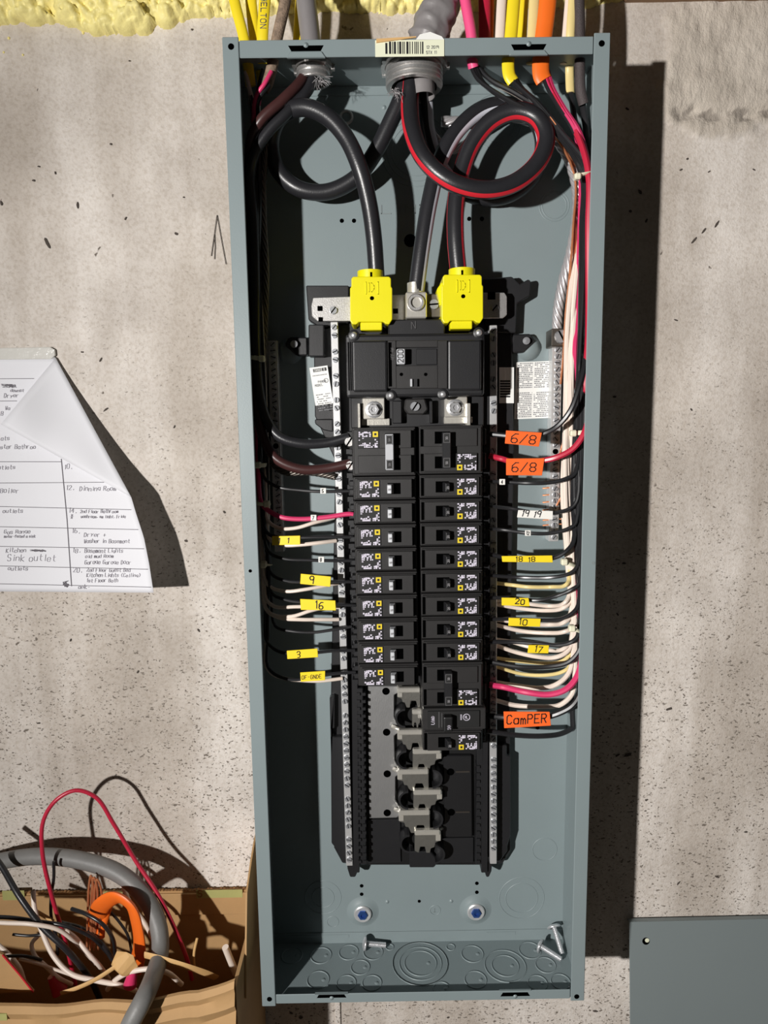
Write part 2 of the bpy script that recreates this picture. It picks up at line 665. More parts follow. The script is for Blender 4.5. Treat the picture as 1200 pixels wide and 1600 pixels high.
# ================================================================== THE SETTING
def make_wall():
    xs = np.concatenate([[-1.9, -1.3, -0.9, -0.7], np.linspace(-0.62, 0.56, 296), [0.7, 1.0, 1.6]])
    zs = np.concatenate([[-ZC, -1.2, -0.9], np.linspace(-0.74, 0.70, 362), [0.8, 0.92]])
    nx, nz = len(xs), len(zs)
    vs, pa, le = [], [], []
    cen = [(un(1140, 95, -GAP), 0.052, 0.060)]
    for z in zs:
        for x in xs:
            y = 0.0007 * mnoise.noise((x * 9, z * 5, 0)) + 0.0003 * mnoise.noise((x * 60, z * 60, 3))
            m = 0.0
            kl = 0.0
            if x > 0.20 and z > 0.33:
                n1 = mnoise.fractal((x * 22, z * 22, 7), 0.8, 2.0, 5)
                c, ax, az = cen[0]
                # ragged mortar area reaching out of the picture to the right
                dx = (c.x - 0.030 - x) / 0.05
                dz = max(abs(z - (c.z - 0.006)) - 0.048, 0) / 0.028
                q = max(dx, 0) + dz + n1 * 0.45
                m = max(0.0, min(1.0, (1.0 - q) / 0.35))
                y += -0.0016 * m + 0.0016 * m * mnoise.fractal((x * 70, z * 40, 2), 0.7, 2.0, 4)
                # broken ledge along its foot
                zl = un(1150, 178, -GAP).z + 0.006 * mnoise.noise((x * 45, 1, 4)) + 0.05 * max(0, (x - 0.36))
                if x > 0.285:
                    e = (z - zl + 0.006 * mnoise.fractal((x * 55, z * 55, 8), 0.8, 2.0, 4)) / (0.007 + 0.004 * mnoise.noise((x * 30, 2, 2)))
                    k = math.exp(-e * e) * min(1, (x - 0.285) / 0.02)
                    y += 0.006 * k * (0.7 + 0.6 * mnoise.noise((x * 80, z * 80, 9)))
                    m = max(m, k * 0.9)
                    kl = min(1.0, k * 1.1) * max(0.0, min(1.0, 0.72 + 1.5 * mnoise.fractal((x * 60, z * 90, 5), 0.7, 2.0, 4)))
            # casting ridge left by the formwork, below the enclosure
            vs.append((x, WALL_Y + y, z))
            pa.append(m)
            le.append(kl)
    fs = []
    for j in range(nz - 1):
        for i in range(nx - 1):
            fs.append((j * nx + i, j * nx + i + 1, (j + 1) * nx + i + 1, (j + 1) * nx + i))
    me = bpy.data.meshes.new('wall_back')
    me.from_pydata([(v[0], v[1], v[2] + ZC) for v in vs], [], fs)
    at = me.attributes.new('patch', 'FLOAT', 'POINT')
    at.data.foreach_set('value', pa)
    at2 = me.attributes.new('ledge', 'FLOAT', 'POINT')
    at2.data.foreach_set('value', le)
    for p in me.polygons:
        p.use_smooth = True
    me.materials.append(MATS['concrete'])
    o = bpy.data.objects.new('wall_back', me)
    COL.objects.link(o)
    o['kind'] = 'structure'
    o['label'] = 'pitted grey concrete basement wall behind everything'
    WL[o] = Vector((0, 0, -ZC))
    return o


wall = make_wall()
fl = MB().box(-1.9, 1.6, WALL_Y, -2.6, -ZC - 0.05, -ZC).build('floor', 'floor_concrete')
fl['kind'] = 'structure'
fl['label'] = 'concrete basement floor'
# formwork ridge and small marks belong to the wall
a, b = un(523, 1560, -GAP + 0.003), un(538, 1640, -GAP + 0.003)
MB().box(a.x, b.x - 0.004, WALL_Y + 0.001, WALL_Y - 0.003, b.z - 0.2, a.z + 0.3).build('trim_1', 'concrete', wall, bevel=0.0008)
mk = MB()
rnd = random.Random(5)
for cx, cy, l, w, an in ((74, 380, 20, 5, 1.1), (121, 320, 12, 3.5, 1.5), (2, 318, 9, 4, 1.4), (52, 282, 5, 4, 0.6), (86, 270, 6, 2, 1.4), (202, 95, 4, 3, 0), (173, 225, 4, 4, 0),
                         (300, 46, 4, 4, 0), (196, 341, 7, 3, 2.0), (275, 365, 6, 5, 0.4), (60, 260, 4, 3, 0.3), (287, 308, 4, 3, 0), (157, 562, 8, 3, 2.0), (128, 550, 5, 3, 0),
                         (165, 640, 10, 3, 2.5), (272, 667, 6, 2, 1.9), (350, 800, 6, 3, 1), (290, 845, 6, 4, 0.4), (1064, 265, 6, 2.5, -0.5), (1074, 248, 5, 3, -0.7), (1108, 268, 6, 2, -0.6),
                         (1178, 265, 6, 2.5, 0.5), (1100, 360, 12, 3, 2.2), (1120, 350, 14, 3.5, 2.1), (1085, 375, 16, 3.5, 2.3), (1056, 500, 8, 3, 0.3), (1080, 640, 6, 3, 1),
                         (1045, 1108, 12, 5, -0.3), (1060, 1380, 9, 3, 2.3), (1120, 1370, 8, 3, 0.4), (1165, 1300, 6, 3, 0), (1010, 1250, 6, 3, 0), (930, 1580, 9, 3, 0.2), (700, 1590, 5, 3, 0),
                         (980, 170, 8, 4, 0.7), (1000, 300, 9, 6, 1), (985, 330, 6, 5, 0), (1010, 345, 8, 4, 2), (960, 620, 7, 3, 0), (975, 880, 8, 3, 0), (965, 960, 6, 3, 1),
                         (470, 1590, 7, 6, 0), (455, 1583, 6, 4, 0.5), (980, 1180, 14, 5, -0.4), (965, 1180, 10, 4, -0.5), (110, 1000, 6, 3, 2), (310, 985, 7, 3, 1), (215, 1050, 6, 3, 2), (60, 1130, 6, 3, 0)):
    pts = []
    for k in range(8):
        g = 2 * math.pi * k / 8
        rr = rnd.uniform(0.7, 1.1)
        ux, uy = math.cos(g) * l / 2 * rr, math.sin(g) * w / 2 * rr
        pts.append(un(cx + ux * math.cos(an) - uy * math.sin(an), cy + ux * math.sin(an) + uy * math.cos(an), -GAP + 0.0012))
    mk.add(pts, [tuple(range(8))])
mk.build('surface_pits', 'print_grey', wall, kind='stuff')
for o in list(wall.children):
    if o.name.startswith('surface_pits'):
        o.data.materials[0] = mat('pit_shade_and_scratch', (74, 66, 60), 0.9)  # chips as flat dark spots, shade of the hollows painted; also the scratch colour
sc_ = MB()
for q in (((330, 400), (334, 372), (339, 336)), ((339, 336), (345, 370), (353, 413)), ((335, 366), (336, 385), (335, 405))):
    p = [un(x, y, -GAP + 0.0014) for x, y in q]
    sc_.tube(p, 0.0004, 0.0002, n=4)
sc_.build('scratch', 'pit_shade_and_scratch', wall)

sill = MB()
a = un(1100, 3, -GAP)
sill.box(un(995, 5, 0).x, 1.2, WALL_Y + 0.02, WALL_Y - 0.045, a.z, a.z + 0.09)
tag(sill.build('wooden_beam', 'wood', bevel=0.003), 'dark wooden beam along the top right edge of the wall', 'beam')


# foam -----------------------------------------------------------------
def make_foam():
    rs = np.random.RandomState(4)
    edge = [(-60, 34), (0, 32), (50, 26), (100, 33), (130, 42), (160, 49), (200, 44), (232, 38), (246, 24), (275, 29), (300, 22), (360, 22), (450, 16), (520, 12), (600, 16), (700, 12), (780, 8), (860, 9), (930, 4), (990, -10)]
    ex = np.array([un(x, y, -GAP + 0.01).x for x, y in edge])
    ez = np.array([un(x, y, -GAP + 0.01).z for x, y in edge])
    x0, x1 = ex[0], ex[-1]
    st = 0.0016
    xs = np.arange(x0, x1, st)
    zt = ez.max() + 0.055
    zb = ez.min() - 0.012
    zs = np.arange(zb, zt, st)
    X, Z = np.meshgrid(xs, zs)
    H = np.full(X.shape, -0.004)
    E = np.interp(X, ex, ez)
    def blob(cx, cz, r, k, base):
        d2 = (X - cx) ** 2 + (Z - cz) ** 2
        ins = d2 < r * r
        hh = base + k * np.sqrt(np.maximum(r * r - d2, 0))
        H[ins] = np.maximum(H[ins], hh[ins])
    for px, py, r in ((188, 14, 0.017), (160, 10, 0.015), (252, 8, 0.014), (140, 26, 0.010), (215, 22, 0.012), (100, 4, 0.015), (40, 2, 0.015)):
        p = un(px, py, -GAP + 0.02)
        blob(p.x, p.z, r, 0.8, 0.004)
    for _ in range(620):
        cx = rs.uniform(x0, x1)
        e = np.interp(cx, ex, ez)
        up_ = rs.uniform(0, 1) ** 1.2 * 0.06
        r = rs.uniform(0.004, 0.011) if up_ < 0.02 else rs.uniform(0.007, 0.016)
        blob(cx, e + up_ + r * 0.9, r, 0.85, min(up_ * 0.35, 0.010) + rs.uniform(-0.002, 0.003))
    for _ in range(5200):
        cx = rs.uniform(x0, x1)
        e = np.interp(cx, ex, ez)
        up_ = rs.uniform(0, 1) * 0.05
        r = rs.uniform(0.0016, 0.0042)
        cz = e + up_ + r
        i_, j_ = int((cx - x0) / st), int((cz - zb) / st)
        if 0 <= i_ < X.shape[1] and 0 <= j_ < X.shape[0]:
            h0 = H[j_, i_]
            i0, i1, j0, j1 = max(0, i_ - 4), i_ + 5, max(0, j_ - 4), j_ + 5
            d2 = (X[j0:j1, i0:i1] - cx) ** 2 + (Z[j0:j1, i0:i1] - cz) ** 2
            sub_ = H[j0:j1, i0:i1]
            np.maximum(sub_, np.where(d2 < r * r, max(h0, 0) - r * 0.35 + np.sqrt(np.maximum(r * r - d2, 0)), -1), out=sub_)
    for px, py, r in ():
        p = un(px, py, -GAP + 0.02)
        blob(p.x, p.z, r, 0.9, 0.006)
    vs = [(x, WALL_Y - h, z) for x, z, h in zip(X.ravel(), Z.ravel(), H.ravel())]
    nx, nz = X.shape[1], X.shape[0]
    hf = H
    fs = []
    for j in range(nz - 1):
        for i in range(nx - 1):
            if max(hf[j, i], hf[j, i + 1], hf[j + 1, i], hf[j + 1, i + 1]) > -0.0035:
                fs.append((j * nx + i, j * nx + i + 1, (j + 1) * nx + i + 1, (j + 1) * nx + i))
    used = sorted({i for f in fs for i in f})
    mp = {u: k for k, u in enumerate(used)}
    o = link_mesh('spray_foam', [vs[u] for u in used], [tuple(mp[i] for i in f) for f in fs], 'foam', smooth=True, fix=False)
    tag(o, 'lumpy pale yellow spray foam along the top of the wall', 'foam')
    for k, (px, py, r) in enumerate(((14, 60, 0.0016), (130, 52, 0.0014), (36, 86, 0.0012), (6, 82, 0.0012))):
        p = un(px, py, -GAP)
        MB().lathe(p, FRONT, [(r, -0.0005), (r * 0.9, r * 0.5), (r * 0.5, r * 0.9), (0.0001, r)], 10).build('foam_drop', 'foam', o, smooth=True)


make_foam()

# ================================================================== ENCLOSURE
HW, HH = 0.181, 0.503
T = 0.0015
enc = thing('panel_enclosure', 'tall open grey steel breaker panel box standing off the concrete wall', 'electrical panel', (0, 0, -HH))
MB().box(-HW, HW, 0, -T, -HH, HH).build('back_plate', 'grey_paint', enc)
for sgn in (-1, 1):
    MB().box(sgn * HW, sgn * (HW - T), -T, -D, -HH, HH).build('side_wall', 'grey_paint', enc)
MB().box(-HW + T, HW - T, -T, -D + 0.001, HH - 0.003 - T, HH - 0.003).build('top_wall', 'grey_paint', enc)
botw = MB().box(-HW + T, HW - T, -T, -D + 0.001, -HH + 0.003, -HH + 0.003 + T).build('bottom_wall', 'grey_paint', enc)
FW = 0.0152
flg = {}
for sgn in (-1, 1):
    flg[sgn] = MB().box(sgn * HW, sgn * (HW - FW), -D, -D - T, -HH, HH).build('front_flange', 'grey_paint', enc, bevel=0.0006)
flt = MB().box(-HW + FW + 0.0006, HW - FW - 0.0006, -D, -D - T, 0.4847, HH - 0.003).build('front_flange', 'grey_paint', enc, bevel=0.0006)
flb = MB().box(-HW + FW + 0.0006, HW - FW - 0.0006, -D, -D - T, -HH + 0.003, -0.4887).build('front_flange', 'grey_paint', enc, bevel=0.0006)


def disc(mb, c, r, axis=FRONT, th=0.0004, n=14):
    c = Vector(c)
    return mb.cyl(c, c + Vector(axis) * th, r, n)


# flange holes as flat discs, shade painted in; right middle one a painted screw
for px, py, sg in ((361, 73, -1), (940, 68, 1), (421, 1561, -1), (901, 1557, 1), (391, 892, -1), (927, 880, 1)):
    p = un(px, py, D + T)
    r = 0.0028 if sg * 0 == 0 and py not in (892, 880) else 0.0017
    disc(MB(), p, r).build('screw_hole', 'hole_shade' if py != 880 else 'cover_paint', flg[sg])
# slotted tabs on the top and bottom flanges
for px, py, fl_, s in ((478, 76, flt, 1), (826, 74, flt, 1), (518, 1555.5, flb, -1), (805, 1553, flb, -1)):
    p = un(px, py, D + T)
    w, hh = 0.0165, 0.0026
    tb = MB()
    MB().prism([(p.x - w, p.z + hh * s), (p.x + w, p.z + hh * s), (p.x + w - 0.003, p.z - hh * s), (p.x - w + 0.003, p.z - hh * s)], p.y, p.y - 0.0003).build('slot', 'hole_shade', fl_)
    z0 = p.z - hh * s
    z1 = (0.4838 if s > 0 else -0.4878)
    MB().prism([(p.x - w + 0.002, z0), (p.x + w - 0.002, z0), (p.x + w + 0.002, z1), (p.x - w - 0.002, z1)], p.y + 0.002, p.y - 0.0016).build('latch_tab', 'grey_paint', fl_, bevel=0.0008)
    MB().lathe(Vector((p.x, p.y, p.z + 0.003 * s)), FRONT, [(0.0026, 0), (0.002, 0.0009), (0.0001, 0.0016)], 12).build('dimple', 'grey_paint', fl_, smooth=True)
# overlap strips where back and ends are joined
for pxs, y0, y1, hgt in (((505, 880), 1475, 1457, 1), ((470, 860), 127, 151, 1)):
    a, b = un(pxs[0], y1, T), un(pxs[1], y1, T)
    if y0 > 1000:
        MB().box(-HW + T, HW - T, -T, -T - 0.0012, -HH + 0.004, a.z).build('lap_strip', 'grey_paint', enc, bevel=0.0004)
        for q0, q1 in ((450, 545), (760, 805)):
            c, d = un(q0, y1, T), un(q1, y1, T)
            MB().box(c.x, d.x, -T - 0.0011, -T - 0.0016, -HH + 0.012, a.z - 0.0022).build('lap_tab', 'grey_paint', enc)
    else:
        MB().box(-HW + T, HW - T, -T, -T - 0.0012, a.z, HH - 0.0045).build('lap_strip', 'grey_paint', enc, bevel=0.0004)
# knockouts in the floor of the box
zb = -HH + 0.003 + T
for px, py, rs_ in ((501.5, 1493, (16,)), (544.7, 1488, (15,)), (583, 1488, (15,)), (563, 1511.5, (14.5,)), (497, 1531, (17,)), (541, 1536, (15,)), (581, 1536, (15,)), (657, 1505, (25, 33, 43, 52)),
                    (609, 1480, (6,)), (704, 1480, (6.5,)), (738, 1490.5, (17,)), (789.5, 1509, (21, 32)), (743, 1531, (17,)), (828, 1485, (17,)), (852.5, 1508, (15.5,)), (840, 1536, (15,)), (876, 1534, (15,)), (456, 1493, (16,)), (690, 1545, (13,))):
    c = unz(px, py, zb)
    if -c.y > D - 0.006:
        continue
    mb = MB()
    for k, r in enumerate(rs_):
        e = unz(px + r, py, zb)
        R_ = (e - c).length
        R_ = min(R_, 0.033)
        mb.ring(c, ZA, R_, 0.0008, 30, 6)
    mb.build('knockout', 'grey_paint', enc, smooth=True)
    R0 = min((unz(px + rs_[0], py, zb) - c).length, 0.033)
    if R0 > 0.006:
        MB().lathe(c + Vector((R0 * 0.5, 0, 0)), ZA, [(0.0026, 0), (0.0016, 0.0006), (0.0001, 0.0007)], 12).build('pry_dimple', 'grey_paint', enc, smooth=True)
# knockouts on the back
for px, py, rs_ in ((815, 1403, (25, 35)), (505, 1402, (17, 28)), (851, 1327, (19,)), (866, 322, (19, 23)), (650, 235, (38, 46, 54)), (775, 190, (30, 40)), (520, 1440, (9,)), (680, 1422, (8,))):
    c = un(px, py, T)
    mb = MB()
    for r in rs_:
        R_ = (un(px + r, py, T) - c).length
        mb.ring(c, FRONT, R_, 0.00055, 36, 6)
    mb.build('knockout', 'grey_paint', enc, smooth=True)
for px, py, r in ((534, 345, 3), (553, 345, 3), (733, 342, 3), (753, 342, 3), (565, 1384, 3), (565, 1397, 3), (745, 1380, 3), (745, 1394, 3), (655, 1408, 2.6), (641, 376, 9), (840, 1137, 3)):
    c = un(px, py, T)
    disc(MB(), c, r / 1330.0).build('drill_hole', 'hole_shade', enc)
for px, py in ((605, 1409), (705, 1408), (595, 128), (600, 168)):
    MB().lathe(un(px, py, T), FRONT, [(0.0026, 0), (0.0018, 0.001), (0.0001, 0.0014)], 12).build('dimple', 'grey_paint', enc, smooth=True)
gsm = MB()
fm = flat_map(un(680, 1422, T), XA, ZA, FRONT)
strokes(gsm, 'T', lambda a_, b_: fm(a_, -b_), -0.0022, -0.0025, 0.005, 0.0006)
gsm.build('ground_symbol', 'cover_paint', enc)
# embossed word on the back plate
em = MB()
strokes(em, 'LINE', flat_map(un(596, 334, T), XA, ZA, FRONT, 0.0006), 0, 0, 0.0085, 0.0011, adv=2.2)
em.build('embossed_word', 'cover_paint', enc)
# mounting bolts in their dimples
for px, py in ((567, 1424), (743, 1421)):
    c = un(px, py, T)
    MB().lathe(c, FRONT, [(0.020, 0), (0.017, 0.0007), (0.0135, 0.0024), (0.0112, 0.0034), (0.0100, 0.0035)], 28).build('mounting_dimple', 'grey_paint', enc, smooth=True)
    MB().lathe(c, FRONT, [(0.0108, 0.003), (0.0108, 0.0054), (0.0096, 0.0064), (0.0055, 0.0060)], 24).build('washer', 'silver_bar', enc, smooth='auto')
    bl = MB().lathe(c, FRONT, [(0.0062, 0.004), (0.0062, 0.0078), (0.0054, 0.0088), (0.0028, 0.0088), (0.0022, 0.0070), (0.0001, 0.0070)], 6).build('blue_bolt', 'blue_bolt', enc)
    bl['label'] = 'blue masonry bolt head'
c = un(541, 183, T)
MB().ring(c, FRONT, 0.0062, 0.0016, 24, 6).build('hanging_hole', 'galv', enc, smooth=True)
# hidden struts that hold the box off the wall
for x in (-0.05, 0.05):
    tag(MB().box(x - 0.02, x + 0.02, 0, WALL_Y, -0.42, 0.42).build('mounting_strut', 'galv'), ('left' if x < 0 else 'right') + ' steel strut hidden behind the panel box', 'strut', 'struts behind the panel')

# barcode sticker on the top flange
st = thing('barcode_sticker', 'cream barcode sticker peeling from the top edge of the panel box', 'sticker', un(640, 88, D + 0.002))
p0, p1 = un(586, 61.5, D + 0.002), un(694, 88, D + 0.002)
MB().box(p0.x, p1.x, p0.y, p0.y - 0.0003, p1.z, p0.z - 0.001).build('sticker_sheet', 'sticker_cream', st)
MB().prism([(p.x, p.z) for p in (un(588, 61, D + 0.003), un(588, 67, D + 0.003), un(650, 58.5, D + 0.003), un(650, 57, D + 0.003))], -D - 0.0022, -D - 0.0035).build('torn_curl', 'kraft', st)
MB().prism([(p.x, p.z) for p in (un(650, 62, D + 0.002), un(656, 54, D + 0.002), un(672, 50, D + 0.002), un(690, 57, D + 0.002), un(694, 62, D + 0.002))], -D - 0.002, -D - 0.0023).build('torn_flap', 'sticker', st)
bc = MB()
x = 602.0
rb = random.Random(11)
while x < 663:
    w = rb.choice((1.2, 1.2, 2.0, 3.2))
    bc.boxpx(x, 65 if x > 606 else 67, x + w, 84, D + 0.0023, D + 0.0026)
    x += w + rb.choice((1.3, 1.8, 2.6))
bc.build('barcode', 'ink', st)
tx = MB()
f_ = flat_map(un(666, 76, D + 0.0025), XA, ZA, FRONT, 0.0001)
strokes(tx, '12 2019', f_, 0, 0, 0.0024, 0.0004)
strokes(tx, 'STX 11', f_, 0, -0.0045, 0.0024, 0.0004)
tx.build('printing', 'print_grey', st)

# ================================================================== INTERIOR
inn = thing('breaker_interior', 'black plastic breaker mounting frame with aluminium bus bars inside the panel', 'breaker frame', un(655, 1370, 0.01))
b_ = MB()
b_.polypx([(490, 520), (545, 500), (760, 495), (800, 520), (803, 700), (797, 1080), (798, 1330), (786, 1349), (765, 1352), (560, 1352), (535, 1349), (522, 1325), (517, 1090), (524, 720), (492, 650)], 0.003, 0.014)
b_.build('base_tray', 'black_plastic', inn, bevel=0.001)
# side wings at the top of the frame
MB().polypx([(478, 446), (545, 446), (545, 505), (500, 512), (482, 500)], 0.003, 0.02).build('corner_bracket', 'black_plastic', inn, bevel=0.001)
MB().polypx([(753, 436), (800, 432), (812, 444), (826, 436), (830, 440), (828, 462), (808, 474), (806, 520), (760, 520)], 0.003, 0.02).build('corner_bracket', 'black_plastic', inn, bevel=0.001)
for q in (((482, 507), (506, 507), (506, 557), (482, 557)), ((492, 655), (520, 655), (520, 675), (505, 672), (492, 662))):
    MB().polypx(list(q), 0.012, 0.03).build('clip_box', 'black_plastic', inn, bevel=0.001)
for px, py in ((818, 535), (462, 540)):
    c = un(px, py, 0.004)
    s_ = 1 if px > 600 else -1
    MB().prism([(c.x - s_ * 0.014, c.z + 0.008), (c.x + s_ * 0.006, c.z + 0.008), (c.x + s_ * 0.011, c.z), (c.x - s_ * 0.002, c.z - 0.012), (c.x - s_ * 0.014, c.z - 0.012)], 0.0, -0.014).build('mounting_ear', 'black_plastic', inn, bevel=0.0015)
    MB().lathe(c + Vector((s_ * 0.006, 0, -0.006)), FRONT, [(0.014, -0.002), (0.011, 0.003), (0.007, 0.007), (0.0001, 0.007)], 20).build('mounting_boss', 'grey_paint', inn, smooth=True)
    MB().lathe(c + Vector((0, -0.014, 0)), FRONT, [(0.004, 0), (0.004, 0.0015), (0.0001, 0.002)], 12).build('mounting_screw', 'screw_steel', inn, smooth='auto')
# hook rails (combs) beside the breakers
for xa, ya, xb, yb in ((549, 520, 557, 1365), (562, 1076, 568, 1352), (751, 1150, 748, 1352), (761, 520, 757, 1365)):
    a, c = un(xa, ya, 0.035), un(xb, yb, 0.035)
    w = 0.0036
    MB().prism([(a.x - w, a.z), (a.x + w, a.z), (c.x + w, c.z), (c.x - w, c.z)], -0.006, -0.034).build('hook_rail', 'black_plastic', inn, bevel=0.0008)
for k in range(24):     # teeth of the lower combs
    t = k / 23.0
    y = 1085 + t * 262
    for xx in (568.5 + t * 1.5, 560 + t * 2):
        if k % 1 == 0:
            MB().boxpx(xx - 2.5, y - 2.2, xx + 2.5, y + 2.2, 0.014, 0.036).build('comb_tooth', 'black_plastic', inn)
    if y > 1188:
        MB().boxpx(745, y - 2.2, 750, y + 2.2, 0.014, 0.036).build('comb_tooth', 'black_plastic', inn)
# side skirts at the lower end
MB().polypx([(515, 1090), (523, 1087), (523, 1138), (518, 1140), (518, 1150), (523, 1152), (543, 1152), (543, 1350), (536, 1348), (524, 1325), (518, 1318), (517, 1180)], 0.012, 0.022).build('side_skirt', 'black_plastic', inn, bevel=0.001)
MB().polypx([(777, 1165), (792, 1165), (792, 1180), (798, 1182), (798, 1305), (793, 1322), (793, 1330), (780, 1348), (774, 1348)], 0.012, 0.022).build('side_skirt', 'black_plastic', inn, bevel=0.001)
for xa, xb in ((541, 561), (754, 770)):
    MB().polypx([(xa, 1340), (xb, 1340), (xb - 2, 1362), (xb - 6, 1371), (xa + 6, 1371), (xa + 2, 1358)], 0.006, 0.03).build('rail_foot', 'black_plastic', inn, bevel=0.001)

# neutral bars with their screws
def make_screw(r, h):
    """pan head with a recessed slot: a ring of head halves around a dark slot"""
    bm = bmesh.new()
    def half(s):
        pts = []
        n = 7
        for k in range(n):
            g = -math.pi / 2 + math.pi * k / (n - 1)
            pts.append((s * (0.16 * r + math.cos(g) * r * 0.86), math.sin(g) * r))
        lo_v = [bm.verts.new((x, 0, z)) for x, z in pts]
        hi_v = [bm.verts.new((x * 0.9 + s * 0.02 * r, -h, z * 0.84)) for x, z in pts]
        bm.faces.new(hi_v)
        for i in range(n):
            j = (i + 1) % n
            bm.faces.new((lo_v[i], lo_v[j], hi_v[j], hi_v[i]))
    half(1)
    half(-1)
    q = [bm.verts.new((x, -h * 0.25, z)) for x, z in ((-0.2 * r, -r * .9), (0.2 * r, -r * .9), (0.2 * r, r * .9), (-0.2 * r, r * .9))]
    f = bm.faces.new(q)
    bmesh.ops.recalc_face_normals(bm, faces=bm.faces)
    me = bpy.data.meshes.new('terminal_screw')
    bm.to_mesh(me)
    bm.free()
    me.materials.append(MATS['screw_steel'])
    me.materials.append(MATS['hole_shade'])
    for p in me.polygons:
        c = p.center
        if len(p.vertices) == 4 and abs(c.x) < 0.05 * r and abs(p.area - 0.4 * 1.8 * r * r) < 0.1 * r * r:
            p.material_index = 1
    return me


SCREW = make_screw(0.0031, 0.0018)
rr_ = random.Random(3)
for xa, ya, xb, yb, nm in ((522, 503, 546, 1353, 'left'), (771, 508, 771, 1350, 'right')):
    a, c = un(xa, ya, 0.035), un(xb, yb, 0.035)
    w = 0.0039
    bar = MB().prism([(a.x - w, a.z), (a.x + w, a.z), (c.x + w, c.z), (c.x - w, c.z)], -0.022, -0.035).build('neutral_bar', 'silver_bar', inn, bevel=0.0005)
    bar['label'] = 'silver neutral bar with terminal screws'
    z = a.z - 0.0055
    k = 0
    while z > c.z + 0.004:
        t = (z - a.z) / (c.z - a.z)
        x = a.x + (c.x - a.x) * t
        place('terminal_screw', SCREW, (x, -0.035, z), bar, rot=(0, rr_.uniform(0, 3.1), 0))
        z -= 0.0085 if k % 2 == 0 else 0.0169
        k += 1
        if z < -0.14 and k % 2 == 0 and rr_.random() < 0.8:
            place('terminal_screw', SCREW, (x, -0.035, z + 0.0085), bar, rot=(0, rr_.uniform(0, 3.1), 0))
# zinc strap tying the bars together
strap = MB().polypx([(486, 478), (489, 465), (700, 458), (788, 457), (792, 463), (792, 492), (786, 497), (540, 502), (496, 502), (487, 494)], 0.033, 0.037).build('neutral_strap', 'galv', inn, bevel=0.0006)
for px, py, w in ((500, 482, 4.0), (501, 499, 3.5), (618, 486, 4), (768, 462, 6)):
    MB().boxpx(px - w, py - w, px + w, py + w, 0.0365, 0.0373).build('strap_slot', 'hole_shade', strap)
SC2 = make_screw(0.0042, 0.0025)
for px, py in ((521, 485), (773, 481)):
    place('strap_screw', SC2, un(px, py, 0.037), strap, rot=(0, 0.7, 0))
# neutral lug block
lug = MB().boxpx(634, 456, 667, 497, 0.037, 0.062).build('neutral_lug', 'alu_stab', inn, bevel=0.0012)
c = un(650, 473, 0.062)
MB().lathe(c, FRONT, [(0.0088, 0), (0.0088, 0.002), (0.0078, 0.003), (0.0056, 0.003), (0.005, -0.002), (0.0001, -0.002)], 24).build('set_screw', 'galv', lug, smooth='auto')
MB().lathe(un(649, 452, 0.05), (0, 0, -1), [(0.0085, -0.006), (0.0085, 0.006)], 20).build('lug_collar', 'alu_stab', lug, smooth=True)
l2 = MB().boxpx(668, 459, 694, 496, 0.037, 0.052).build('bond_block', 'dull_strand', inn, bevel=0.0008)
place('bond_screw', make_screw(0.0052, 0.003), un(678, 476, 0.052), l2, rot=(0, 1.5, 0))
# lower bus area
MB().polypx([(560, 1070), (750, 1070), (750, 1350), (562, 1350)], 0.014, 0.02).build('bus_insulator', 'deep_black', inn)
bp_ = MB().polypx([(575, 1072), (628, 1072), (628, 1080), (616, 1086), (616, 1120), (622, 1134), (628, 1140), (616, 1150), (617, 1188), (624, 1202), (630, 1206), (618, 1214), (618, 1250), (626, 1264), (630, 1270), (620, 1278), (577, 1279)], 0.02, 0.026).build('bus_plate', 'alu_plate', inn, bevel=0.0008)
bp_['label'] = 'brushed aluminium bus plate on the left'
bp2 = MB().polypx([(693, 1181), (737, 1181), (738, 1308), (692, 1308), (690, 1296), (692, 1290), (694, 1282), (694, 1235), (689, 1232), (693, 1222)], 0.02, 0.026).build('bus_plate', 'dark_plate', inn, bevel=0.0008)
for px, py, pr in ((603, 1080, bp_), (604, 1144, bp_), (605, 1209, bp_), (605, 1270, bp_), (704, 1206, bp2), (705, 1269, bp2)):
    disc(MB(), un(px, py, 0.026), 0.0043, n=18).build('plate_hole', 'hole_shade', pr)
for px, py in ((723, 1206), (723, 1269)):
    MB().boxpx(px - 11, py - 1.2, px + 11, py + 1.2, 0.0258, 0.0268).build('plate_rib', 'dull_strand', bp2)
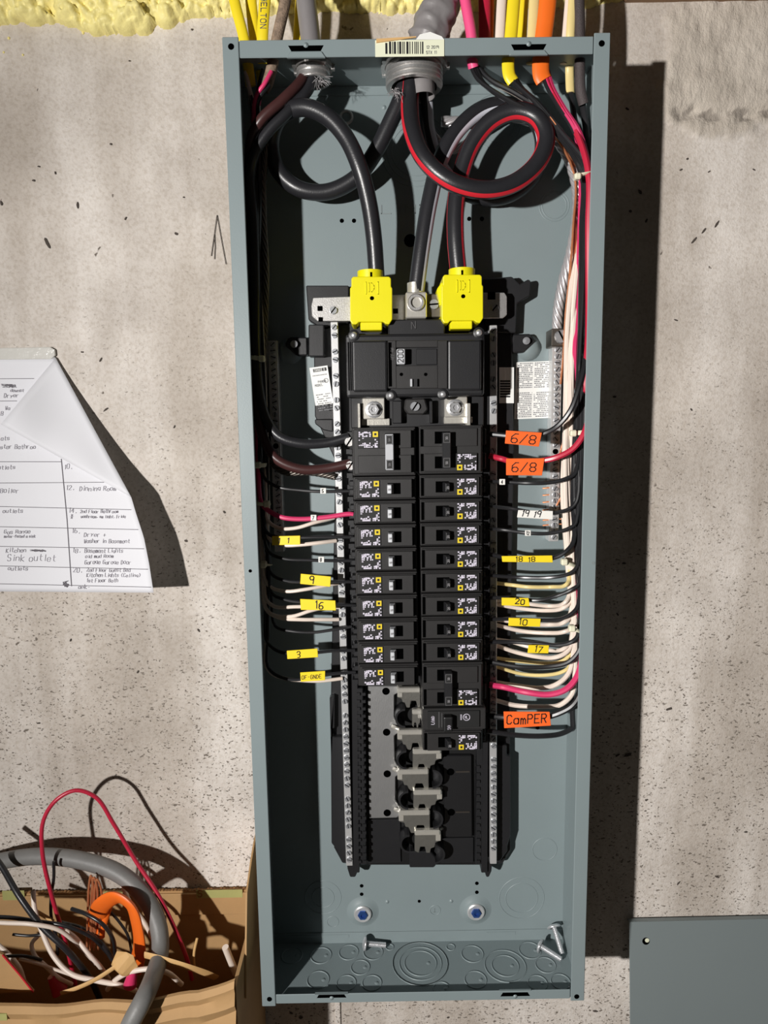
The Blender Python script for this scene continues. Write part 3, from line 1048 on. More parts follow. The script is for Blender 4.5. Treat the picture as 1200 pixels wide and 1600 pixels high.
# the stabs, each a folded finger with a stepped lower edge
for i, (x0, y0, x1, y1, side) in enumerate(((622, 1078, 657, 1106, 'L'), (644, 1112, 660, 1137, 'R'), (622, 1144, 661, 1172, 'L'), (645, 1174, 689, 1203, 'R'), (622, 1206, 670, 1236, 'L'), (646, 1238, 690, 1265, 'R'), (624, 1270, 672, 1302, 'L'), (648, 1301, 688, 1333, 'R'))):
    w, h = x1 - x0, y1 - y0
    if side == 'L':
        pol = [(x0, y0), (x1, y0), (x1, y1 - 1), (x1 - w * .12, y1), (x1 - w * .2, y0 + h * .62), (x1 - w * .42, y0 + h * .62), (x1 - w * .48, y1), (x0 + w * .38, y1), (x0 + w * .3, y0 + h * .72), (x0 + w * .2, y0 + h * .70), (x0 + w * .16, y0 + h * .5), (x0, y0 + h * .45)]
    else:
        pol = [(x0, y0), (x1, y0), (x1, y0 + h * .4), (x1 - w * .18, y0 + h * .5), (x1 - w * .22, y0 + h * .72), (x1 - w * .36, y0 + h * .78), (x1 - w * .4, y1), (x0 + w * .45, y1), (x0 + w * .4, y0 + h * .7), (x0 + w * .22, y0 + h * .7), (x0 + w * .16, y1), (x0, y1 - 3)]
    stb = MB().polypx(pol, 0.030, 0.036).build('stab_finger', 'stab_face_shaded', inn, bevel=0.0006)
    MB().boxpx(x0, y0 - 3, x1, y0 + 5, 0.034, 0.041).build('stab_ridge', 'alu_stab', stb, bevel=0.0012)  # brighter metal than the face: light on the ridge painted in
    MB().boxpx(x0 - 1, y0 - 2, x0 + 7, y0 + h * .42, 0.024, 0.037).build('stab_root', 'alu_stab', stb, bevel=0.0006) if side == 'L' else MB().boxpx(x1 - 7, y0 - 2, x1 + 1, y0 + h * .42, 0.024, 0.037).build('stab_root', 'alu_stab', stb, bevel=0.0006)
# diagonal stiffening ribs that join stab and plate
for xa, ya, xb, yb in ((612, 1135, 630, 1142), (614, 1201, 632, 1209), (616, 1264, 634, 1272), (690, 1230, 676, 1240), (691, 1293, 677, 1302)):
    a, c = un(xa, ya, 0.028), un(xb, yb, 0.034)
    MB().tube([a, (a + c) / 2, c], 0.0024, n=8).build('stab_rib', 'alu_stab', inn, smooth=True)
# rounded barriers between the stabs
for px, py, s in ((633, 1122, -1), (635, 1187, -1), (638, 1250, -1), (640, 1318, -1), (676, 1217, 1), (677, 1280, 1), (680, 1335, 1)):
    c = un(px, py, 0.04)
    pol = []
    r = 0.0115
    for k in range(13):
        g = math.pi / 2 + math.pi * k / 12
        pol.append((c.x - s * math.cos(g) * r * 0.0 + (math.cos(g) * r if s < 0 else -math.cos(g) * r), c.z + math.sin(g) * r))
    inner = [(c.x + (x - c.x) * 0.8, c.z + (z - c.z) * 0.8) for x, z in pol]
    mb = MB()
    for k in range(12):
        mb.prism([pol[k], pol[k + 1], inner[k + 1], inner[k]], -0.02, -0.041)
    mb.prism(pol, -0.02, -0.026)
    mb.build('arc_barrier', 'black_plastic', inn)
# foot plate with screw wells and latch
for px, py in ((606, 1333), (703, 1331)):
    c = un(px, py, 0.02)
    MB().ring(c, FRONT, 0.0092, 0.0016, 26, 6).build('screw_well', 'black_plastic', inn, smooth=True)
    place('well_screw', make_screw(0.0042, 0.002), c, inn, rot=(0, 0.5, 0))
MB().boxpx(575, 1281, 626, 1348, 0.02, 0.023).build('foot_plate', 'black_plastic', inn, bevel=0.0006)
MB().boxpx(688, 1310, 740, 1348, 0.02, 0.023).build('foot_plate', 'black_plastic', inn, bevel=0.0006)
MB().polypx([(640, 1331), (673, 1331), (686, 1346), (678, 1356), (640, 1356)], 0.012, 0.032).build('bottom_latch', 'black_plastic', inn, bevel=0.001)
# wire slots: little black guide blocks in the gap beside every breaker, left and right
for k in range(22):
    z = 0.1406 - 0.01265 - k * 0.0127 * 1.0
    for sgn in (-1, 1):
        x = sgn * 0.0745 + 0.006 * (0.14 - z) + (-0.0015 if sgn > 0 else 0.002)
        if k % 2 == 0 or z > -0.2:
            MB().box(x - 0.003, x + 0.003, -0.02, -0.05 - 0.004 * (k % 2), z - 0.0025, z + 0.0025).build('guide_block', 'black_plastic', inn)
# rating sticker and instruction stickers -----------------------------------------
def sheet_map(tl, tr, bl, h, eps):
    a, b, c = un(*tl, h), un(*tr, h), un(*bl, h)
    ux = (b - a).normalized()
    uz = (a - c).normalized()
    return a, (b - a).length, (a - c).length, flat_map(a, ux, uz, FRONT, eps)


def sticker(name, label, tl, tr, bl, h, material, thick=0.0003):
    a, w, hh, fm_ = sheet_map(tl, tr, bl, h, 0)
    t = thing(name, label, 'sticker', (a.x + w / 2, -h, a.z - hh))
    q = [fm_(0, 0), fm_(w, 0), fm_(w, -hh), fm_(0, -hh)]
    MB().prism([(p.x, p.z) for p in q], -h, -h - thick).build('sticker_sheet', material, t)
    return t, w, hh, flat_map(fm_(0, 0), (fm_(1, 0) - fm_(0, 0)), (fm_(0, 1) - fm_(0, 0)), FRONT, thick + 0.0002)


def dashes(mb, fm_, x0, x1, y, hgt, rn, dens=0.8):
    x = x0
    while x < x1:
        w = rn.uniform(0.5, 2.2) * hgt
        w = min(w, x1 - x)
        if rn.random() < dens:
            mb.add([fm_(x, y), fm_(x + w, y), fm_(x + w, y - hgt), fm_(x, y - hgt)], [(0, 1, 2, 3)])
        x += w + hgt * 0.45


rn = random.Random(21)
t, w, hh, fm_ = sticker('rating_sticker', 'white tilted rating sticker left of the main breaker', (483.5, 575), (511.5, 571), (493, 634), 0.031, 'sticker')
mb = MB()
q = [fm_(w * .18, -.0018), fm_(w * .92, -.0018), fm_(w * .92, -.0052), fm_(w * .18, -.0052)]
mb.add(q, [(0, 1, 2, 3)])
mb.build('logo_bar', 'ink', t)
mb = MB()
fm2 = lambda a_, b_: fm_(a_, b_) + FRONT * 0.0003
strokes(mb, 'SQUARE D', fm2, w * .24, -.0047, 0.0024, 0.0004, adv=0.78)
mb.build('logo_lettering', 'sticker', t)
mb = MB()
strokes(mb, 'PANEL', fm_, w * .35, -.017, 0.0022, 0.0004)
strokes(mb, 'MODEL', fm_, w * .15, -.0205, 0.0022, 0.0004)
c0 = fm_(w * .80, -.0155)
mb.ring(c0, FRONT, 0.0022, 0.0003, 16, 4)
strokes(mb, 'UL', fm_, w * .80 - 0.0012, -.0165, 0.0018, 0.0003, adv=.6)
dashes(mb, fm_, w * .1, w * .9, -.0085, .0009, rn)
for k in range(8):
    dashes(mb, fm_, w * (.12 + .03 * (k % 3)), w * .92, -.029 - k * .0024, .0010, rn, .75)
mb.build('printing', 'print_grey', t)
t, w, hh, fm_ = sticker('instruction_sticker', 'white two-block instruction sticker right of the breaker frame', (806, 566), (862, 564), (803.5, 655), 0.003, 'sticker')
mb = MB()
for col in (0.05, 0.53):
    for k in range(30):
        if k in (14, 15):
            continue
        dashes(mb, fm_, w * col, w * (col + .43), -.0012 - k * hh * .0322, .0011, rn, .85)
mb.build('printing', 'print_grey', t)
t, w, hh, fm_ = sticker('side_sticker', 'small white sticker in shade between frame and instruction sticker', (780, 574), (803, 574), (780, 630), 0.0145, 'sticker')
mb = MB()
for k in range(7):
    mb.add([fm_(w * .05, -.014 - k * .0028), fm_(w * .75, -.014 - k * .0028), fm_(w * .75, -.0158 - k * .0028), fm_(w * .05, -.0158 - k * .0028)], [(0, 1, 2, 3)])
mb.build('printing', 'ink', t)

# ================================================================== MAIN BREAKER
mbk = thing('main_breaker', 'large black main breaker below the two yellow lug covers', 'breaker', un(649, 622, 0.03))
MB().boxpx(541, 521, 757, 620, 0.014, 0.071).build('body', 'black_plastic', mbk, bevel=0.003, seg=2)
MB().boxpx(607, 499, 695, 530, 0.014, 0.062).build('neck', 'black_plastic', mbk, bevel=0.0012)
tx = MB()
strokes(tx, 'N', flat_map(un(643, 514, 0.0625), XA, ZA, FRONT), 0, 0, 0.0075, 0.0006)
tx.build('neutral_letter', 'emboss_grey', mbk)
MB().boxpx(551, 532, 605, 612, 0.06, 0.078).build('side_cover', 'black_plastic', mbk, bevel=0.002, seg=2)
MB().boxpx(700, 531, 752, 610, 0.06, 0.078).build('side_cover', 'black_plastic', mbk, bevel=0.002, seg=2)
for k in range(3):
    MB().boxpx(543 + k * 3, 534, 544.2 + k * 3, 610, 0.07, 0.0755).build('body_rib', 'black_plastic', mbk)
fc = MB()
fc.boxpx(606, 532, 619, 607, 0.06, 0.076)
fc.boxpx(684, 532, 699, 607, 0.06, 0.076)
fc.boxpx(619, 532, 684, 543, 0.06, 0.076)
fc.boxpx(619, 571, 684, 607, 0.06, 0.076)
fc.build('handle_frame', 'breaker_black', mbk, bevel=0.0005)
MB().boxpx(607, 535, 612, 604, 0.0758, 0.0763).build('face_groove', 'hole_shade', mbk)
MB().boxpx(619, 543, 684, 571, 0.06, 0.066).build('handle_well', 'deep_black', mbk)
MB().boxpx(650, 545, 683, 570, 0.062, 0.0725).build('slider', 'black_plastic', mbk, bevel=0.0005)
hd = MB().boxpx(620, 545, 633, 569, 0.066, 0.083).build('handle', 'handle_grey', mbk, bevel=0.0008)
tx = MB()
fm_ = flat_map(un(630, 566, 0.0834), ZA, -XA, FRONT, 0.0002)
strokes(tx, '200', fm_, 0, 0, 0.0055, 0.0008)
tx.build('rating_lettering', 'emboss_grey', hd)
tx = MB()
fm_ = flat_map(un(616, 562, 0.0764), ZA, -XA, FRONT, 0.0002)
strokes(tx, 'OFF ON', fm_, 0, 0, 0.0032, 0.0005, adv=.8)
tx.build('position_lettering', 'emboss_grey', mbk)
for px, py in ((627, 585), (665, 585)):
    disc(MB(), un(px, py, 0.076), 0.0017).build('face_hole', 'hole_shade', mbk)
MB().boxpx(641, 592, 644.5, 604, 0.076, 0.079).build('trip_button', 'handle_grey', mbk, bevel=0.0004)
MB().boxpx(644.5, 592, 652, 604, 0.076, 0.0765).build('trip_slot', 'black_plastic', mbk)
MB().boxpx(652, 592, 655, 604, 0.076, 0.0764).build('trip_gap', 'hole_shade', mbk)
for px, py in ((553, 524), (748, 520), (611, 618), (692, 616)):
    c = un(px, py, 0.071)
    MB().lathe(c, FRONT, [(0.0056, -0.006), (0.0056, 0.0006), (0.0046, 0.0012), (0.0001, 0.0012)], 18).build('screw_post', 'black_plastic', mbk, smooth='auto')
    MB().lathe(c + FRONT * 0.001, FRONT, [(0.0034, 0), (0.003, 0.0012), (0.0016, 0.002), (0.0001, 0.0022)], 12).build('rivet', 'zinc', mbk, smooth=True)
# output terminals under the main breaker
MB().boxpx(548, 620, 756, 668, 0.014, 0.042).build('terminal_deck', 'black_plastic', mbk, bevel=0.001)
for k, (x0, x1, y0, y1, bx, by, px_) in enumerate(((566, 601, 622, 655, 584, 640, (559, 563)), (695, 730, 620, 652, 711, 637, (730, 735)))):
    tp = MB().boxpx(x0, y0, x1, y1, 0.042, 0.052).build('terminal_plate', 'alu_stab', mbk, bevel=0.0008)
    MB().boxpx(x0 - 1, y1 - 1, x1 + 8, y1 + 10, 0.04, 0.046).build('terminal_foot', 'alu_stab', tp, bevel=0.0006)
    c = un(bx, by, 0.052)
    MB().lathe(c, FRONT, [(0.0088, 0), (0.0088, 0.0012), (0.0066, 0.0022), (0.006, 0.0022)], 22).build('washer', 'zinc', tp, smooth='auto')
    MB().lathe(c, FRONT, [(0.0062, 0.001), (0.0062, 0.006), (0.0054, 0.007), (0.003, 0.007), (0.0025, 0.0055), (0.0001, 0.0055)], 6).build('hex_bolt', 'zinc', tp)
    MB().boxpx(px_[0], 630, px_[1], 669, 0.042, 0.058).build('bus_post', 'alu_stab', mbk, bevel=0.0005)
tri = MB().polypx([(633, 623), (664, 622), (669, 640), (662, 648), (638, 648), (631, 640)], 0.042, 0.056).build('center_terminal', 'breaker_black', mbk, bevel=0.0015)
place('terminal_screw', make_screw(0.005, 0.003), un(648.5, 635, 0.056), tri, rot=(0, 0.6, 0))
MB().boxpx(613, 626, 628, 662, 0.04, 0.052).build('barrier', 'black_plastic', mbk, bevel=0.001)
MB().boxpx(671, 626, 676, 662, 0.04, 0.054).build('barrier', 'black_plastic', mbk, bevel=0.001)

# yellow lug covers
for k, (x0, y0, x1, y1, tx0, tx1, nm, side) in enumerate(((547, 432, 613, 507, 563, 597, 'left', 'plain black cable'), (690, 429, 755, 505, 703.5, 738, 'right', 'red-striped cable'))):
    lc = thing('lug_cover', 'bright yellow plastic lug cover at the end of the ' + side, 'lug cover', un((x0 + x1) / 2, y1 + 10, 0.03), 'yellow lug covers')
    MB().polypx([(x0, y0 + 18), (x0 + 2, y0 + 16), (x0 + 2, y0 + 3), (x0 + 5, y0), (x1 - 5, y0), (x1 - 2, y0 + 3), (x1 - 2, y0 + 16), (x1, y0 + 18), (x1, y1 - 8), (x1 - 5, y1), (x1 - 10, y1 - 1), (x1 - 14, y1 - 4), (x0 + 14, y1 - 4), (x0 + 10, y1), (x0 + 4, y1), (x0, y1 - 6)], 0.034, 0.070).build('shell', 'lug_yellow', lc, bevel=0.0022, seg=2)
    if k == 1:
        MB().polypx([(682.5, 452), (690, 441), (694, 441), (694, 478), (688, 478), (683, 456)], 0.045, 0.064).build('side_tab', 'lug_yellow', lc, bevel=0.001)
    MB().boxpx(tx0, y1 - 4, tx1, y1 + 9, 0.05, 0.066).build('bottom_tab', 'lug_yellow', lc, bevel=0.0008)
    c = un((x0 + x1) / 2 - 1, y0 + 2, 0.052)
    MB().lathe(c, (0, 0, -1), [(0.0115, -0.0062), (0.0135, -0.006), (0.0135, 0.004)], 28).build('collar', 'lug_yellow', lc, smooth='auto')
    cx = (x0 + x1) / 2 - 0.5
    MB().boxpx(cx - 1.2, y0 - 7, cx + 1.2, y0 + 1, 0.064, 0.0665).build('collar_slit', 'hole_shade', lc)
    disc(MB(), un(cx + 1.5, y0 + 34, 0.0702), 0.0020, n=14).build('vent_hole', 'hole_shade', lc)
    em = MB()
    for (a0, b0, a1, b1) in ((cx - 8, y0 + 8, cx + 12, y0 + 9.2), (cx - 8, y0 + 27, cx + 12, y0 + 28.2), (cx - 8, y0 + 8, cx - 6.8, y0 + 28), (cx + 10.8, y0 + 8, cx + 12, y0 + 28)):
        em.boxpx(a0, b0, a1, b1, 0.0698, 0.0706)
    fmm = flat_map(un(cx - 2.5, y0 + 24, 0.0702), XA, ZA, FRONT, 0.0004)
    strokes(em, 'D', fmm, 0, 0, 0.0085, 0.0008)
    em.build('embossed_emblem', 'lug_yellow', lc)

# ================================================================== BRANCH BREAKERS
# built about the breaker's own middle: u outwards to the wire end = -x for the left column
LEN = 0.0655
PITCH = 0.0254


def print_cells(seed, x0, x1, z0, z1, y, skip):
    rn_ = random.Random(seed)
    mb_ = MB()
    n, m = 11, 9
    dx, dz = (x1 - x0) / n, (z1 - z0) / m
    for i in range(n):
        for j in range(m):
            x, z = x0 + i * dx, z0 + j * dz
            if skip(i / n, j / m) or rn_.random() < 0.30:
                continue
            w_ = dx * rn_.choice((0.7, 0.85, 1.0))
            h_ = dz * rn_.choice((0.55, 0.8, 1.0))
            mb_.add([(x, y, z), (x + w_, y, z), (x + w_, y, z + h_), (x, y, z + h_)], [(0, 1, 2, 3)])
    return mb_


def breaker_label(par, zc, seed):
    """black printed plate with the yellow square mark; breaker lies with its wire end at -x"""
    lb = MB().box(-0.0262, -0.0052, -0.0738, -0.0745, zc - 0.0088, zc + 0.0088).build('label_plate', 'print_black', par)
    # an inverted-T of bare black is left between the printed blocks
    sk = lambda a_, b_: (a_ > 0.62 and b_ > 0.55) or (0.12 < a_ < 0.62 and 0.28 < b_ < 0.5) or (a_ < 0.12 and 0.2 < b_ < 0.4) or (0.62 < a_ < 0.75 and b_ < 0.6 and b_ > 0.2)
    print_cells(seed, -0.0256, -0.0058, zc - 0.0082, zc + 0.0082, -0.0748, sk).build('label_print', 'print_white', lb, fix=False)
    MB().box(-0.0112, -0.0058, -0.0744, -0.0749, zc + 0.0026, zc + 0.0082).build('square_mark', 'logo_yellow', lb)
    mk_ = MB()
    mk_.box(-0.0097, -0.0074, -0.0748, -0.0751, zc + 0.0042, zc + 0.0066)
    mk_.build('square_mark_center', 'print_black', lb)


def make_single():
    t_ = thing('circuit_breaker', 'x', 'breaker', (0, 0, 0))
    WL[t_] = Vector((0, 0, 0))
    hz = PITCH / 2 - 0.0006
    b = MB()
    b.box(-LEN / 2, LEN / 2, -0.024, -0.0675, -hz, hz)
    b.box(-LEN / 2 + 0.0015, LEN / 2 - 0.001, -0.066, -0.0705, -hz + 0.0012, hz - 0.0012)
    b.build('body', 'breaker_black', t_, bevel=0.0007)
    f = MB()
    f.box(-LEN / 2 + 0.004, LEN / 2 - 0.0045, -0.070, -0.0735, -0.0098, 0.0098)
    f.build('face_plate', 'breaker_black', t_, bevel=0.0005)
    e = MB()
    for z in (-0.0075, 0.0015):
        e.box(-LEN / 2 - 0.0045, -LEN / 2 + 0.001, -0.026, -0.058, z, z + 0.0055)
    e.box(-LEN / 2 - 0.006, -LEN / 2 + 0.001, -0.026, -0.046, -0.0098, 0.0098)
    e.build('wire_terminal', 'black_plastic', t_, bevel=0.0005)
    MB().box(LEN / 2 - 0.0042, LEN / 2 - 0.0012, -0.0706, -0.0709, -0.0095, 0.0095).build('end_slot', 'hole_shade', t_)
    breaker_label(t_, 0, 3)
    w = MB()
    w.box(0.003, 0.0165, -0.0732, -0.0737, -0.0058, 0.0058)
    w.build('handle_well', 'hole_shade', t_)  # flat slab on the face, the well's shade as colour
    hnd = MB()
    hnd.add([(0.0030, -0.0735, -0.0050), (0.0095, -0.0735, -0.0050), (0.0095, -0.0735, 0.0050), (0.0030, -0.0735, 0.0050),
             (0.0026, -0.0815, -0.0044), (0.0068, -0.0822, -0.0044), (0.0068, -0.0822, 0.0044), (0.0026, -0.0815, 0.0044)],
            [(0, 1, 2, 3), (7, 6, 5, 4), (0, 4, 5, 1), (1, 5, 6, 2), (2, 6, 7, 3), (3, 7, 4, 0)])
    h_ = hnd.build('handle', 'black_plastic', t_, bevel=0.0005)
    return t_, h_


def rating(par, s_, flip, y=-0.0825, x=0.0047, zc=0.0, col='text_grey'):
    tx_ = MB()
    # numbers read along the handle: turned a quarter
    if flip:
        fm_ = flat_map((x - 0.0011, y, zc + 0.0016), (0, 0, -1), XA, FRONT, 0.0002)
    else:
        fm_ = flat_map((x + 0.0011, y, zc - 0.0016), ZA, -XA, FRONT, 0.0002)
    strokes(tx_, s_, fm_, 0, 0, 0.0022, 0.0004, adv=.9)
    return tx_.build('rating_number', col, par, fix=False)


def make_double(tie_mat):
    t_ = thing('two_pole_breaker', 'x', 'breaker', (0, 0, 0))
    WL[t_] = Vector((0, 0, 0))
    hz = PITCH - 0.0006
    b = MB()
    b.box(-LEN / 2, LEN / 2, -0.024, -0.0690, -hz, hz)
    b.box(-LEN / 2 + 0.0015, LEN / 2 - 0.001, -0.068, -0.0715, -hz + 0.0015, hz - 0.0015)
    b.build('body', 'breaker_black', t_, bevel=0.0007)
    for zc in (-PITCH / 2, PITCH / 2):
        f = MB()
        f.box(-LEN / 2 + 0.006, LEN / 2 - 0.0045, -0.070, -0.0735, zc - 0.0092, zc + 0.0092)
        f.build('face_plate', 'breaker_black', t_, bevel=0.0005)
        MB().box(0.0015, 0.017, -0.0732, -0.0737, zc - 0.0062, zc + 0.0062).build('handle_well', 'hole_shade', t_)
        MB().box(LEN / 2 - 0.0042, LEN / 2 - 0.0012, -0.0716, -0.0719, zc - 0.0090, zc + 0.0090).build('end_slot', 'hole_shade', t_)
        e = MB()
        e.box(-LEN / 2 - 0.0055, -LEN / 2 + 0.001, -0.026, -0.058, zc - 0.0085, zc + 0.0085)
        e.build('wire_terminal', 'black_plastic', t_, bevel=0.0008)
    breaker_label(t_, PITCH / 2, 8)
    h_ = MB()
    h_.box(0.0015, 0.0098, -0.0735, -0.0835, -0.0182, 0.0182)
    h = h_.build('handle_tie', tie_mat, t_, bevel=0.0006)
    for z in (-0.0125, 0.0125):
        fr = MB()
        for q in ((0.0022, 0.0029, z - .0048, z + .0048), (0.0084, 0.0091, z - .0048, z + .0048), (0.0022, 0.0091, z + .0042, z + .0048), (0.0022, 0.0091, z - .0048, z - .0042)):
            fr.box(q[0], q[1], -0.0833, -0.0838, q[2], q[3])
        fr.build('tie_frame', 'print_grey' if tie_mat == 'handle_grey' else 'emboss_grey', h, fix=False)
        MB().box(0.0030, 0.0083, -0.0833, -0.0836, z - .0041, z + .0041).build('tie_window', 'print_black', h)
        rating(h, '30', tie_mat != 'handle_grey', -0.0838, 0.0056, z)
    return t_


def make_arc():
    t_ = thing('arc_fault_breaker', 'x', 'breaker', (0, 0, 0))
    WL[t_] = Vector((0, 0, 0))
    hz = PITCH / 2 - 0.0006
    b = MB()
    b.box(-LEN / 2 - 0.003, LEN / 2, -0.024, -0.0715, -hz, hz)
    b.build('body', 'breaker_black', t_, bevel=0.001)
    MB().box(-LEN / 2 + 0.004, LEN / 2 - 0.005, -0.071, -0.0735, -0.0100, 0.0088).build('face_plate', 'print_black', t_, bevel=0.0004)
    tx_ = MB()
    fm_ = flat_map((0.0205, -0.0736, 0.0052), (0, 0, -1), XA, FRONT, 0.0002)
    strokes(tx_, 'LOAD', fm_, 0.0005, 0.0, 0.0032, 0.0006, adv=.95)
    tx_.build('load_lettering', 'print_white', t_, fix=False)
    lg = MB()
    lg.ring((-0.0145, -0.0737, -0.0028), FRONT, 0.0036, 0.0004, 20, 4)
    fm_ = flat_map((-0.0145, -0.0737, -0.0028), -XA, -ZA, FRONT, 0.0002)
    strokes(lg, 'UL', fm_, -0.0018, -0.0015, 0.003, 0.0005, adv=.7)
    for k in range(6):
        lg.add([fm_(-0.0068, -0.0028 + k * 0.0011), fm_(-0.0052, -0.0028 + k * 0.0011), fm_(-0.0052, -0.0022 + k * 0.0011), fm_(-0.0068, -0.0022 + k * 0.0011)], [(0, 1, 2, 3)])
    lg.build('listing_mark', 'print_white', t_, fix=False)
    fr = MB()
    fr.box(0.0150, 0.0158, -0.073, -0.0738, -0.0095, 0.0085)
    fr.box(0.0120, 0.0126, -0.073, -0.0738, -0.0080, 0.0080)
    fr.build('face_ridge', 'emboss_grey', t_)
    h = MB().box(0.0012, 0.0112, -0.073, -0.0825, -0.0070, 0.0100).build('handle', 'deep_black', t_, bevel=0.0015, seg=2)
    tx_ = MB()
    fm_ = flat_map((0.0035, -0.0826, 0.0055), (0, 0, -1), XA, FRONT, 0.0002)
    strokes(tx_, '30', fm_, -0.001, 0.0004, 0.0032, 0.0006, adv=.95)
    tx_.build('rating_number', 'print_white', h, fix=False)
    return t_


ORD = ['first', 'second', 'third', 'fourth', 'fifth', 'sixth', 'seventh', 'eighth', 'ninth', 'tenth', 'eleventh', 'twelfth']
single_l, _ = make_single()
single_l.children[0]
for ch in list(single_l.children):
    if ch.name.startswith('handle') and not ch.name.startswith('handle_well'):
        ch.data.materials[0] = MATS['handle_grey']
        # pale grey over the black paddle: light on the handle tip painted in
        rating(ch, '15', False)
single_r, _ = make_single()
for ch in list(single_r.children):
    if ch.name.startswith('handle') and not ch.name.startswith('handle_well'):
        rating(ch, '20', True)
double_l = make_double('handle_grey')
double_r = make_double('black_plastic')
arc = make_arc()
first = {}


def put(proto, x, z, rot, label, group):
    key = proto.name
    o = proto if key not in first else copy_tree(proto)
    first[key] = 1
    o.location = (x, 0, z + ZC)
    o.rotation_euler = (0, rot, 0)
    o['label'] = label
    o['category'] = 'breaker'
    o['group'] = group
    return o


XL, XR = -0.0686 + LEN / 2, 0.0008 + LEN / 2
ZTOP = 0.1408
sh = lambda z: 0.0062 * (0.14 - z)
zs_left, zs_right = [], []
z = ZTOP - PITCH
put(double_l, XL + sh(z), z, 0, 'two-pole breaker with grey handle tie, topmost in the left column', 'breakers of the left column')
for k in range(9):
    z = ZTOP - PITCH * (2.5 + k)
    zs_left.append(z)
    put(single_l, XL + sh(z), z, 0, 'black single-pole breaker, %s below the two-pole in the left column' % ORD[k], 'breakers of the left column')
z = ZTOP + 0.001 - PITCH
put(double_r, XR + sh(z), z, math.pi, 'black two-pole breaker, topmost in the right column', 'breakers of the right column')
for k in range(8):
    z = ZTOP + 0.001 - PITCH * (2.5 + k)
    zs_right.append(z)
    put(single_r, XR + sh(z), z, math.pi, 'black single-pole breaker, %s below the top two-pole in the right column' % ORD[k], 'breakers of the right column')
z = ZTOP + 0.001 - PITCH * 11
put(double_r, XR + sh(z), z, math.pi, 'black two-pole breaker low in the right column above the plain-faced breaker', 'breakers of the right column')
z = ZTOP + 0.001 - PITCH * 12.5
put(arc, XR + sh(z), z, math.pi, 'plain glossy black breaker printed LOAD beside the orange camper flag', 'breakers of the right column')
z = ZTOP + 0.001 - PITCH * 13.5
put(single_r, XR + sh(z), z, math.pi, 'black single-pole breaker, lowest in the right column', 'breakers of the right column')

# ================================================================== GROUND BARS
for (xa, ya, xb, yb, h, nm, lbl) in ((425, 532, 437, 862, 0.016, 'left', 'ground bar with many screws in shade on the left of the box'), (871, 541, 865, 846, 0.018, 'right', 'bright ground bar full of bare wires on the right of the box')):
    a, c = un(xa, ya, h), un(xb, yb, h)
    x = (a.x + c.x) / 2
    gb = thing('ground_bar', lbl, 'ground bar', (x, -0.004, c.z), 'ground bars')
    w = 0.0055
    bar = MB().box(x - w, x + w, -T, -h, c.z, a.z).build('bar', 'silver_bar', gb, bevel=0.0005)
    z = a.z - 0.004
    k = 0
    sm = SCREW
    while z > c.z + 0.003:
        if k != 16:
            place('terminal_screw', sm, (x + 0.0004, -h, z), gb, rot=(0, rr_.uniform(0, 3.1), 0))
        else:
            disc(MB(), (x, -h, z), 0.0031).build('mounting_hole', 'hole_shade', gb)
        z -= 0.0069
        k += 1
    if nm == 'right':
        blk = MB().boxpx(862, 513, 894, 541, 0.006, 0.032).build('lug_block', 'dull_strand', gb, bevel=0.0008)
        place('lug_screw', make_screw(0.0072, 0.003), un(877, 526, 0.032), blk, rot=(0, -0.5, 0))


# ================================================================== CABLES AND WIRES
SCR = 'scrap in the carton'


def pts3(q):
    return [un(*p) for p in q]


def wire(name, label, material, q, r, cat='wire', group=None, ry=None, n=9, sub=6, raw=False):
    p = smooth_path(q if raw else pts3(q), sub)
    if group != SCR:                      # wires inside the box stay inside its side walls
        lim = HW - T - 0.0006 - (r if isinstance(r, float) else 0.003)
        for v in p:
            if -D < v.y < 0 and abs(v.z) < HH - 0.004 and abs(v.x) < 0.22:
                v.x = max(-lim, min(lim, v.x))
    o = MB().tube(p, r, ry, n).build(name, material, smooth='auto')
    tag(o, label, cat, group)
    return o, p


def tape(par, corners, material, text, tsize, tx0, ty0, h, name='label_tape', ink='ink', stroke=1.3, thick=0.0012, adv=1.0, slant=0.1, jit=0.06):
    """flag of tape folded round a wire, four photo corners: top-left, top-right, bottom-right, bottom-left"""
    q = [un(x, y, h) for x, y in corners]
    t = MB().prism([(p.x, p.z) for p in q], -h, -h + thick).build(name, material, par, bevel=0.0003)
    if text:
        tl, tr, br, bl = q
        wpx = math.hypot(corners[1][0] - corners[0][0], corners[1][1] - corners[0][1])
        hpx = math.hypot(corners[3][0] - corners[0][0], corners[3][1] - corners[0][1])
        ux = (br - bl) / wpx
        uz = (tl - bl) / hpx
        fm_ = lambda a_, b_: bl + ux * a_ + uz * b_ + FRONT * 0.0003
        mb = MB()
        strokes(mb, text, fm_, tx0, ty0, tsize, stroke, slant, jit, adv=adv)
        mb.build('handwriting', ink, t, fix=False)
    return t


